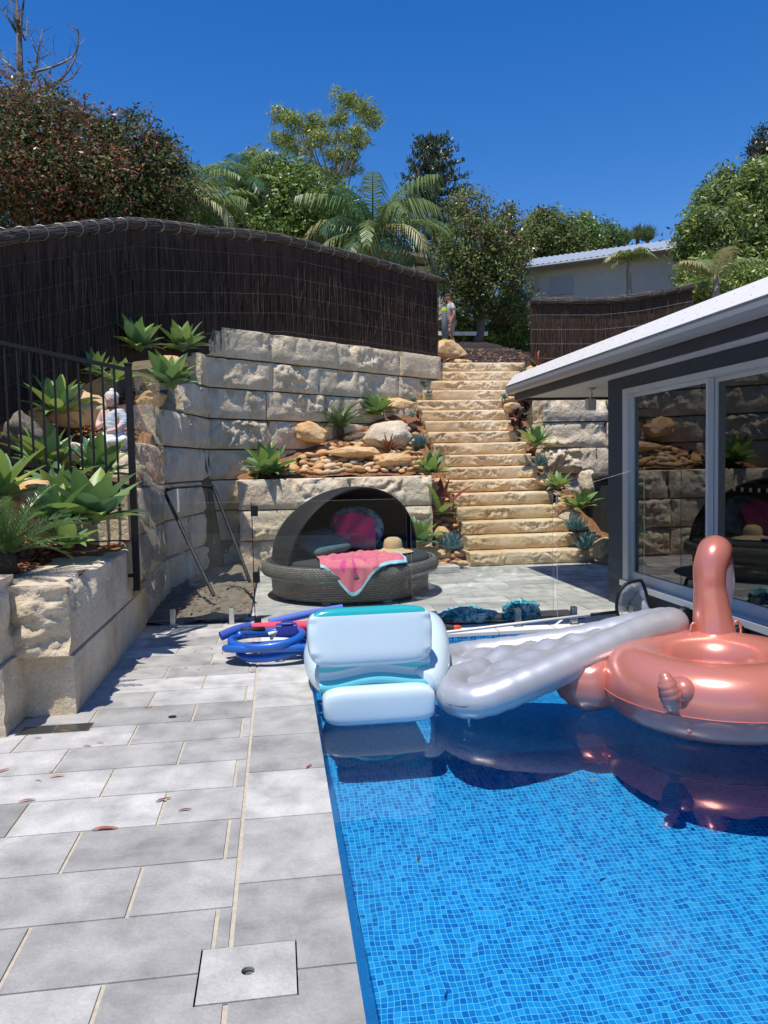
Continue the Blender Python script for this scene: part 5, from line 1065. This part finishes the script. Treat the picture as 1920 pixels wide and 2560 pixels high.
BL = mat('blue_hose', (.012, .10, .42), .35, var=[(.015, .12, .48)], vscale=5, coat=.3); BLD = mat('blue_plastic', (.03, .04, .28), .4)
hs = thing('pool_hose', 'coil of thick blue pool hose on the deck beside the lounge float', 'hose', (-.2, 6.25, 0)); P_ = []
for i in range(150):
    a = i/150*2*math.pi*3.4; k = i/150; rx = .36-.10*math.sin(k*9)-.04*k; P_.append((.14+rx*math.cos(a+1)*1.0, .0+(.20-.03*math.sin(k*7))*math.sin(a+1), .034+.052*k*3.4+.018*math.sin(a*1.5)+.015))
m_ = MB(); m_.tube(P_, .031, 14); hb = m_.o('hose', BL, hs, True)
m_ = MB(); m_.tube([(-.12, .10, .24), (.06, .18, .22)], .026, 10); m_.o('connector', MT['rubber'], hs, True)
bx = thing('pump_head', 'small dark blue plastic pool cleaner box on the hose coil', 'pool cleaner', (.05, 6.22, .215)); m_ = MB(); m_.box((-.09, -.06, 0), (.08, .06, .085)); m_.box((-.05, -.065, .085), (.05, .04, .105)); bev(m_.o('housing', BLD, bx), .012, 3); m_ = MB(); m_.tube([(-.13, -.05, -.02), (-.09, -.08, .04), (-.15, -.09, .03)], .015, 8); m_.o('nozzle', MT['white'], bx, True)
def noodle(lab, a, b, mt, r=.035, grp='foam pool noodles'):
    a, b = Vector(a), Vector(b); V = MB(); d = b-a
    V.tube([p-a for p in cat([a, a.lerp(b, .5)+Vector((0, 0, .01)), b], 6)], r, 16); o = V.o('pool_noodle', mt, None, False, a); return tag(o, lab, 'pool noodle', grp)
noodle('pink red foam pool noodle across the hose pile', (-.34, 6.60, .20), (.42, 6.30, .25), mat('pink_foam', (.75, .07, .13), .8, bump=.2, bscale=90), .042)
noodle('long blue foam noodle behind the pink one', (-.1, 6.70, .22), (.55, 6.80, .30), mat('blue_foam', (.10, .17, .55), .8, bump=.2, bscale=90), .036)
noodle('short blue foam noodle end at the left of the hose coil', (-.49, 6.34, .20), (-.25, 6.44, .25), mat('blue_foam_b', (.03, .08, .38), .8, bump=.2, bscale=90), .038)
# small deck things
LF = [leafm('dry_leaf_a', (.38, .13, .07), .2), leafm('dry_leaf_b', (.48, .27, .13), .2), leafm('dry_leaf_c', (.20, .09, .06), .2)]
def dleaf(px, py, L, ang, lab, mt, z=.004):
    p = at(px, py, z=z); V = []; n = 8
    for k in range(n+1):
        s = k/n; w_ = .095*L*math.sin(math.pi*s)**.8+.001; x = (s-.5)*L; z_ = .05*L*math.sin(math.pi*s)*.6+.002; V += [(x, -w_+.05*L*math.sin(5*s), z_+.02*L), (x, .05*L*math.sin(5*s), z_), (x, w_+.05*L*math.sin(5*s), z_+.03*L)]
    F = [(k*3+u, k*3+u+1, k*3+u+4, k*3+u+3) for k in range(n) for u in (0, 1)]; o = mk('dry_leaf', V, F, mt, smooth=True, loc=p); o.rotation_euler = (0, 0, ang); return tag(o, lab, 'leaf', 'dry leaves scattered on the deck')
for i, (x, y, L, a, lab) in enumerate([(262, 2073, .13, .1, 'long brown leaf in the middle of the near paving'), (408, 2000, .09, .6, 'dark curled leaf on a paver joint left of the coping line'), (462, 2025, .07, .3, 'small red leaf right of the dark curled leaf'), (143, 1941, .09, .3, 'curved tan leaf on the left paving'), (129, 1930, .04, 1, 'tiny brown leaf above the curved tan leaf'), (95, 1951, .05, -.3, 'small leaf left of the curved tan leaf'), (217, 1865, .06, 0, 'rounded brown leaf on the mid left paver'), (371, 1767, .07, 0, 'brown leaf on the mid deck above the black ring'), (772, 1916, .07, 1.1, 'orange leaf standing on the pool coping'), (628, 1680, .08, .7, 'curled leaf below the hose coil'), (160, 1828, .05, -.4, 'red leaf beside the drain grate'), (505, 1595, .1, .1, 'long tan leaf near the glass panel'), (435, 1614, .09, .2, 'thin tan leaf on the far deck'), (362, 1622, .05, 0, 'small tan leaf by the wall shadow'), (68, 2002, .09, .25, 'leaf at the left edge near the stain'), (95, 1845, .05, .3, 'tiny dark leaf in the shadow below the grate'), (5, 1928, .09, .9, 'orange leaf cut by the left edge of the picture'), (585, 1600, .05, .5, 'pale leaf near the gate hinge'), (250, 1857, .05, 0, 'thin twig like leaf right of the rounded leaf')]):
    dleaf(x, y, L*.85, a, lab, LF[i % 2 if 'dark' not in lab else 2])
r_ = random.Random(2)
for i in range(26): 
    x, y = r_.uniform(-1.15, -.25), r_.uniform(5.6, 7.6); p = Vector((x, y, .004)); o = bpy.data.objects.new('leaf_crumb', mk('tmp', [(-.012, -.004, 0), (.012, -.005, .004), (.014, .004, .003), (-.01, .005, .005)], [(0, 1, 2, 3)], LF[i % 3]).data) if i < 3 else None
    if o: CR_ = globals().setdefault('CRUMB', []); CR_.append(o.data); bpy.data.objects.remove(bpy.data.objects['tmp']); COL.objects.link(o)
    else: o = bpy.data.objects.new('leaf_crumb', CRUMB[i % 3]); COL.objects.link(o)
    o.location = p; o.rotation_euler = (0, 0, r_.uniform(0, 6)); tag(o, 'tiny crumb of dry leaf on the far deck near the glass', 'leaf', 'leaf crumbs on the deck')
m_ = MB(); m_.tube([(.022*math.cos(a), .016*math.sin(a), .004) for a in np.linspace(0, 6.2832, 20, endpoint=False)], .004, 8, closed=True); tag(m_.o('hair_tie', MT['rubber'], None, True, at(431, 1793, z=.001)), 'small black elastic ring lying on a paver', 'hair tie')
dleaf(1047, 2150, .06, 1.4, 'small dark leaf floating on the near water', leafm('wet_leaf', (.05, .07, .06)), -.095)['group'] = 'leaves in the pool'
dleaf(1484, 1952, .06, .6, 'red brown leaf floating below the silver float', LF[0], -.095)['group'] = 'leaves in the pool'
# ---------------------------------------------------------------- statue
def statue():
    p = at(285, 1118, Y=8.25); t = thing('seated_statue', 'white robed meditating statue seated cross legged on a pale boulder', 'statue', p, R_(-18)); 
    sk = mat('pinkish_stone', (.62, .40, .33), .7, var=[(.68, .47, .39)], vscale=8); rb = mat('pale_blue_robe', (.52, .56, .62), .8, var=[(.62, .66, .70)], vscale=4, stretch=(1, 1, 5), bump=.8, bscale=10, bdist=.03); wh = mat('white_stone', (.74, .73, .71), .75, bump=.5, bscale=12, bdist=.02)
    P_ = [(0, 0, .10, (.12, .10)), (0, 0, .22, (.105, .085)), (0, 0, .33, (.12, .085)), (0, 0, .385, .045), (0, -.005, .42, .038), (-.10, 0, .35, .05), (-.14, -.03, .25, .036), (-.10, -.12, .20, .028), (-.01, -.14, .25, .022), (.10, 0, .35, .05), (.14, -.03, .24, .036), (.10, -.12, .17, .028), (0, -.15, .15, .022)]
    skin('body', P_, [(0, 1), (1, 2), (2, 3), (3, 4), (2, 5), (5, 6), (6, 7), (7, 8), (2, 9), (9, 10), (10, 11), (11, 12)], sk, t, 2)
    P_ = [(0, .012, .08, (.14, .115)), (.005, .012, .2, (.125, .10)), (.02, .01, .32, (.125, .10)), (.085, .0, .36, .06), (.145, -.02, .25, .05), (.12, -.08, .19, .04)]
    skin('robe', P_, [(0, 1), (1, 2), (2, 3), (3, 4), (4, 5)], rb, t, 2)
    P_ = [(0, 0, .06, (.15, .13)), (-.13, -.06, .055, .06), (-.20, -.14, .05, .05), (-.05, -.20, .045, .045), (.07, -.20, .04, .04), (.13, -.06, .055, .06), (.20, -.14, .05, .05), (.06, -.22, .055, .04)]
    skin('trousers', P_, [(0, 1), (1, 2), (2, 3), (3, 4), (0, 5), (5, 6), (6, 7)], wh, t, 2)
    hd = MB(); hd.sup((0, -.01, .485), (.062, .068, .078), (.95, .95), nu=32, nv=20, fn=lambda v: Vector((v.x*(1-.25*max(0, -v.z)/.08), v.y, v.z))); hd.sup((0, -.082, .478), (.010, .014, .018), (.9, .9), nu=12, nv=8); hd.sup((0, -.074, .452), (.018, .008, .005), (.9, .9), nu=12, nv=6)
    for s in (-1, 1): hd.sup((.062*s, 0, .475), (.008, .014, .03), (.9, .9), nu=10, nv=8); hd.sup((.024*s, -.070, .494), (.012, .006, .005), (.9, .9), nu=10, nv=6)
    h = hd.o('head', sk, t, True); hr = MB(); hr.sup((0, .002, .515), (.066, .070, .058), (1, 1), nu=28, nv=16, fn=lambda v: Vector((v.x, v.y, max(v.z, -.012)))); hr.sup((0, .005, .578), (.026, .026, .026), (1, 1), nu=16, nv=10)
    for k in range(70):
        a = k*2.399; z = 1-k/75; rr = math.sqrt(max(0, 1-z*z)); hr.sup((.066*rr*math.cos(a), .002+.070*rr*math.sin(a), .515+.058*z), (.008, .008, .008), (1, 1), nu=6, nv=4)
    hr.o('hair', wh, h, True)
statue()
# ---------------------------------------------------------------- walking person, bollard, far things
def person():
    p = at(1129, 880, Y=23.2); zg = at(1122, 882, Y=23.2).z; t = thing('person', 'man in a grey T-shirt, tan shorts and dark cap walking left on the upper path', 'person', (p.x, 23.2, zg), R_(0))
    sk = mat('tanned_skin', (.42, .20, .12), .6, var=[(.46, .23, .14)], vscale=6); sh = mat('grey_tshirt', (.50, .50, .49), .9, var=[(.58, .58, .57)], vscale=4, bump=.5, bscale=8, bdist=.03); st_ = mat('tan_shorts', (.42, .32, .24), .9, var=[(.48, .38, .30)], vscale=4); cp = mat('dark_cap', (.05, .045, .04), .9); bt_ = MT['rubber']; s = 1.78/1.78
    # faces -X (walks left)
    P_ = [(0, 0, .95, (.13, .11)), (0, 0, 1.12, (.15, .115)), (-.01, 0, 1.32, (.17, .12)), (-.03, 0, 1.45, (.11, .09)), (-.06, 0, 1.53, .055), (-.08, 0, 1.60, .06),
          (0, -.09, .88, .095), (-.03, -.10, .52, .062), (.10, -.10, .14, .042), (.02, -.10, .05, .04), (-.10, -.10, .035, .035),
          (0, .09, .88, .095), (-.14, .10, .52, .062), (-.22, .10, .13, .042), (-.26, .10, .05, .04), (-.38, .10, .04, .035),
          (-.02, -.19, 1.40, .062), (.04, -.25, 1.13, .045), (-.06, -.25, .90, .034), (-.10, -.24, .81, .035),
          (-.03, .19, 1.40, .062), (-.10, .24, 1.14, .045), (-.33, .22, 1.02, .034), (-.43, .20, 1.01, .034)]
    E_ = [(0, 1), (1, 2), (2, 3), (3, 4), (4, 5), (0, 6), (6, 7), (7, 8), (8, 9), (9, 10), (0, 11), (11, 12), (12, 13), (13, 14), (14, 15), (2, 16), (16, 17), (17, 18), (18, 19), (2, 20), (20, 21), (21, 22), (22, 23)]
    b = skin('body', P_, E_, sk, t, 2)
    hd = MB(); hd.sup((-.09, 0, 1.66), (.095, .075, .115), (.95, .95), nu=24, nv=16); hd.sup((-.185, 0, 1.65), (.02, .014, .025), (.9, .9), nu=10, nv=8); hd.sup((-.175, 0, 1.605), (.012, .025, .007), (.9, .9), nu=10, nv=6)
    for q_ in (-1, 1): hd.sup((-.07, .075*q_, 1.65), (.02, .01, .03), (.9, .9), nu=10, nv=6); hd.sup((-.172, .03*q_, 1.675), (.008, .012, .008), (.9, .9), nu=8, nv=6)
    hd.o('head', sk, t, True)
    skin('tshirt', [(0, 0, .92, (.15, .125)), (0, 0, 1.12, (.165, .13)), (-.01, 0, 1.33, (.185, .135)), (-.03, 0, 1.45, (.13, .10)), (-.02, -.19, 1.405, .078), (.02, -.235, 1.24, .070), (-.03, .19, 1.405, .078), (-.07, .225, 1.25, .070)], [(0, 1), (1, 2), (2, 3), (2, 4), (4, 5), (2, 6), (6, 7)], sh, t, 2)
    skin('shorts', [(0, 0, .96, (.145, .13)), (0, -.09, .86, .115), (-.03, -.10, .55, .095), (0, .09, .86, .115), (-.12, .10, .55, .095)], [(0, 1), (1, 2), (0, 3), (3, 4)], st_, t, 2)
    m_ = MB(); m_.sup((-.085, 0, 1.70), (.105, .088, .085), (1, 1), nu=24, nv=16, fn=lambda v: Vector((v.x, v.y, max(v.z, -.01)))); m_.sup((-.21, 0, 1.692), (.085, .06, .008), (.8, .8), nu=20, nv=6); m_.o('cap', cp, t, True)
    m_ = MB(); m_.sup((.03, -.10, .06), (.13, .05, .055), (.7, .7)); m_.sup((-.31, .10, .045), (.13, .05, .05), (.7, .7)); m_.o('shoes', bt_, t, True)
    for (x, y, z, dx) in ((-.11, -.24, .79, -.01), (-.46, .20, 1.01, -.045)):
        m_ = MB()
        for k in range(4):
            if dx > -.02: m_.tube([(x+.018*(k-1.5), y, z), (x+.018*(k-1.5)-.004, y-.01, z-.05), (x+.018*(k-1.5), y+.012, z-.085+.008*abs(k-1.5))], [.010, .009, .006], 6)
            else: m_.tube([(x, y+.018*(k-1.5), z), (x-.05, y+.018*(k-1.5), z-.006), (x-.085+.008*abs(k-1.5), y+.018*(k-1.5), z-.02)], [.010, .009, .006], 6)
        m_.tube([(x+.02, y-.02, z+.01), (x-.01, y-.05, z-.02), (x-.02, y-.055, z-.045)], [.011, .010, .007], 6); m_.o('fingers', sk, b, True)
person()
bo = thing('bollard', 'grey steel bollard with a yellow reflective band beside the walking man', 'bollard', at(1112, 853, Y=21.5)); hh = at(1112, 767, Y=21.5).z-bo.location.z
m_ = MB(); m_.lathe([(0, -.3), (.08, -.3), (.08, hh-.02), (.07, hh), (0, hh+.005)], n=28); m_.o('post', mat('grey_bollard_paint', (.20, .22, .24), .45), bo, True); MB().lathe([(.0815, hh-.13), (.0825, hh-.125), (.0825, hh-.045), (.0815, hh-.04)], n=28).o('reflective_band', mat('fluoro_yellow', (.70, .85, .05), .5), bo, True); MB().lathe([(.0815, .0), (.0825, .005), (.0825, .05), (.0815, .055)], n=28).o('lower_band', mat('fluoro_green', (.45, .65, .05), .5), bo, True)
pf = thing('paling_fence', 'weathered grey timber paling fence behind the walking man', 'fence', (5.8, 27.5, 5.0)); m_ = MB(); x = -2.2
while x < 3.6: m_.box((x, -.01, -.2), (x+.11, .01, 1.5+random.uniform(-.02, .02))); x += .125
m_.o('palings', mat('grey_timber', (.30, .27, .24), .9, var=[(.42, .38, .34)], vscale=5, stretch=(6, 1, 1)), pf); m_ = MB(); m_.box((-2.2, .012, 1.2), (3.6, .05, 1.28)); m_.box((-2.2, .012, .3), (3.6, .05, .38)); m_.o('rails', MT['brush'][1], pf)
gk = thing('garden_edging', 'white timber edging board along the low shrubs', 'edging', at(1150, 833, Y=24.0)); m_ = MB(); m_.box((-1.6, -.03, -.08), (.9, .03, .05)); bev(m_.o('board', MT['white'], gk), .01)
gt = thing('parked_trailer', 'white trailer half hidden in the shade under the tall glossy tree', 'trailer', at(1258, 835, Y=26)); m_ = MB(); m_.box((-.55, -.2, .05), (.55, .5, .42)); m_.box((-.3, -.2, .42), (.5, .5, .75)); bev(m_.o('body', MT['white'], gt), .05, 3); m_ = MB()
for x in (-.35, .35): m_.tube([(x, -.26, .0), (x, -.18, .0)], .16, 20)
m_.o('wheel', MT['rubber'], gt); m_ = MB(); m_.box((-.2, -.206, .47), (.4, -.201, .68)); m_.o('window', MT['dark'], gt)
def shed():
    a = at(1312, 700, Y=27); b = at(1720, 640, Y=24); t = thing('grey_shed', 'long grey rendered building with a pale metal roof behind the right fence', 'building', (a.x, a.y, 3)); o0 = Vector((a.x, a.y, 3)); d = Vector((b.x-a.x, b.y-a.y, 0)).normalized(); n_ = Vector((d.y, -d.x, 0)); L = 8.5; D_ = 4.5
    zt = at(1322, 675, Y=27).z-3; A_ = Vector((0, 0, 0)); V = [A_, d*L, d*L-n_*D_, -n_*D_]; V = V+[v+Vector((0, 0, zt)) for v in V]
    mk('wall', V, [(0, 1, 5, 4), (1, 2, 6, 5), (2, 3, 7, 6), (3, 0, 4, 7)], mat('grey_beige_render', (.46, .43, .37), .85, var=[(.52, .49, .43)], vscale=2, bump=.1), t)
    ov = .35; e0 = -d*ov+n_*.45+Vector((0, 0, zt+.02)); e1 = d*(L+ov)+n_*.45+Vector((0, 0, zt+.02)); rd = -d*ov-n_*(D_/2)+Vector((0, 0, zt+.95)); r1 = d*(L+ov)-n_*(D_/2)+Vector((0, 0, zt+.95)); f0 = -d*ov-n_*(D_+.4)+Vector((0, 0, zt+.02)); f1 = d*(L+ov)-n_*(D_+.4)+Vector((0, 0, zt+.02)); dn = Vector((0, 0, -.04))
    rf = mat('pale_metal_roof', (.38, .42, .45), .4, metal=.2, var=[(.43, .47, .50)], vscale=2)
    V = []; F = []; nn = 90
    for i in range(nn+1):
        s = i/nn; h = Vector((0, 0, .018*(1 if i % 2 else -1))); V += [e0.lerp(e1, s)+h, rd.lerp(r1, s)+h, f0.lerp(f1, s)+h]
    for i in range(nn): k = i*3; F += [(k, k+3, k+4, k+1), (k+1, k+4, k+5, k+2)]
    mk('roof', V, F, rf, t); mk('gable', [A_-d*.0+Vector((0, 0, zt)), -n_*D_+Vector((0, 0, zt)), -n_*(D_/2)+Vector((0, 0, zt+.9))], [(0, 1, 2)], t.children[0].data.materials[0], t)
    m_ = MB(); m_.tube([e0-Vector((0, 0, .08)), e1-Vector((0, 0, .08))], .07, 8); m_.o('gutter', mat('shed_gutter', (.16, .18, .19), .4), t)
    q0 = d*.35+n_*.06; m_ = MB(); m_.tube([d*.1+n_*.4+Vector((0, 0, zt-.1)), q0+Vector((0, 0, zt-.35)), q0+Vector((0, 0, 0))], .05, 8); m_.o('downpipe', mat('pipe_beige', (.38, .36, .33), .5), t)
    m_ = MB(); c = d*1.3+n_*.04; zz = at(1372, 720, Y=26.6).z-3; V = [c-d*.42, c+d*.42]; m_.add([V[0]+Vector((0, 0, zz-.3)), V[1]+Vector((0, 0, zz-.3)), V[1]+Vector((0, 0, zz+.32)), V[0]+Vector((0, 0, zz+.32))]+[v-n_*.03+Vector((0, 0, q)) for v, q in ((V[0], zz-.3), (V[1], zz-.3), (V[1], zz+.32), (V[0], zz+.32))], [(0, 1, 2, 3), (3, 2, 6, 7), (1, 5, 6, 2), (4, 0, 3, 7)]); m_.o('wall_panel', mat('pale_grey_panel', (.36, .36, .36), .6), t)
shed()
def farhouse():
    a = at(960, 640, Y=33); t = thing('cream_house', 'cream house with wide eaves partly hidden behind the large palm', 'house', (a.x, 33, 6)); zt = at(1030, 665, Y=33).z-6; L = at(1075, 660, Y=33).x-a.x+.2
    cw = mat('cream_weatherboard', (.50, .45, .33), .8, var=[(.55, .50, .38)], vscale=3, stretch=(1, 1, 10)); m_ = MB(); m_.box((-3, 0, -1), (L, 5, zt)); m_.o('wall', cw, t)
    V = [(-4, -.9, zt+.9), (L+.4, -.9, zt-.02), (L+.4, 5.5, zt-.02), (-4, 5.5, zt+.9)]; V = V+[(x, y, z+.16) for x, y, z in V]; mk('roof', V, [(3, 2, 1, 0), (4, 5, 6, 7), (0, 1, 5, 4), (1, 2, 6, 5), (2, 3, 7, 6), (3, 0, 4, 7)], mat('roof_tan', (.33, .25, .17), .8), t)
    m_ = MB(); m_.box((L-1.2, -.6, -1), (L+.6, 0, zt-.9)); m_.box((L-1.35, -.75, zt-.9), (L+.75, .0, zt-.78)); m_.o('annex', cw, t); m_ = MB(); m_.tube([(L-.9, -.62, zt-1.35), (L-.9, -.60, zt-1.35)], .12, 16); m_.o('vent', MT['dark'], t); m_ = MB(); m_.tube([(L-.9, 0, zt-.2), (L-.9, 0, zt+1.0)], .035, 8); m_.o('flue', MT['white'], t)
farhouse()

rk = thing('garden_rake', 'steel garden rake head resting on top of the front wall under the large agave', 'rake', at(640, 1203, Y=11.74)); m_ = MB(); m_.box((-.17, -.012, -.01), (.17, .012, .012))
for k in range(13): m_.box((-.165+.0265*k, -.016, -.06), (-.157+.0265*k, -.008, -.01))
m_.o('rake_head', MT['alu'], rk); m_ = MB(); m_.tube([(0, .01, 0), (.02, .5, .12)], .012, 8); m_.o('handle', MT['alu'], rk)
gs = thing('garden_spotlight', 'small black garden spotlight on a spike among the pebbles beside the large agave', 'light', at(746, 1162, Y=12.35)); m_ = MB(); m_.tube([(0, 0, -.1), (0, 0, .06)], .008, 6); m_.o('spike', MT['black'], gs); m_ = MB(); m_.tube([(-.01, .03, .06), (.01, -.05, .10)], .032, 12); m_.o('lamp_head', MT['black'], gs, True)
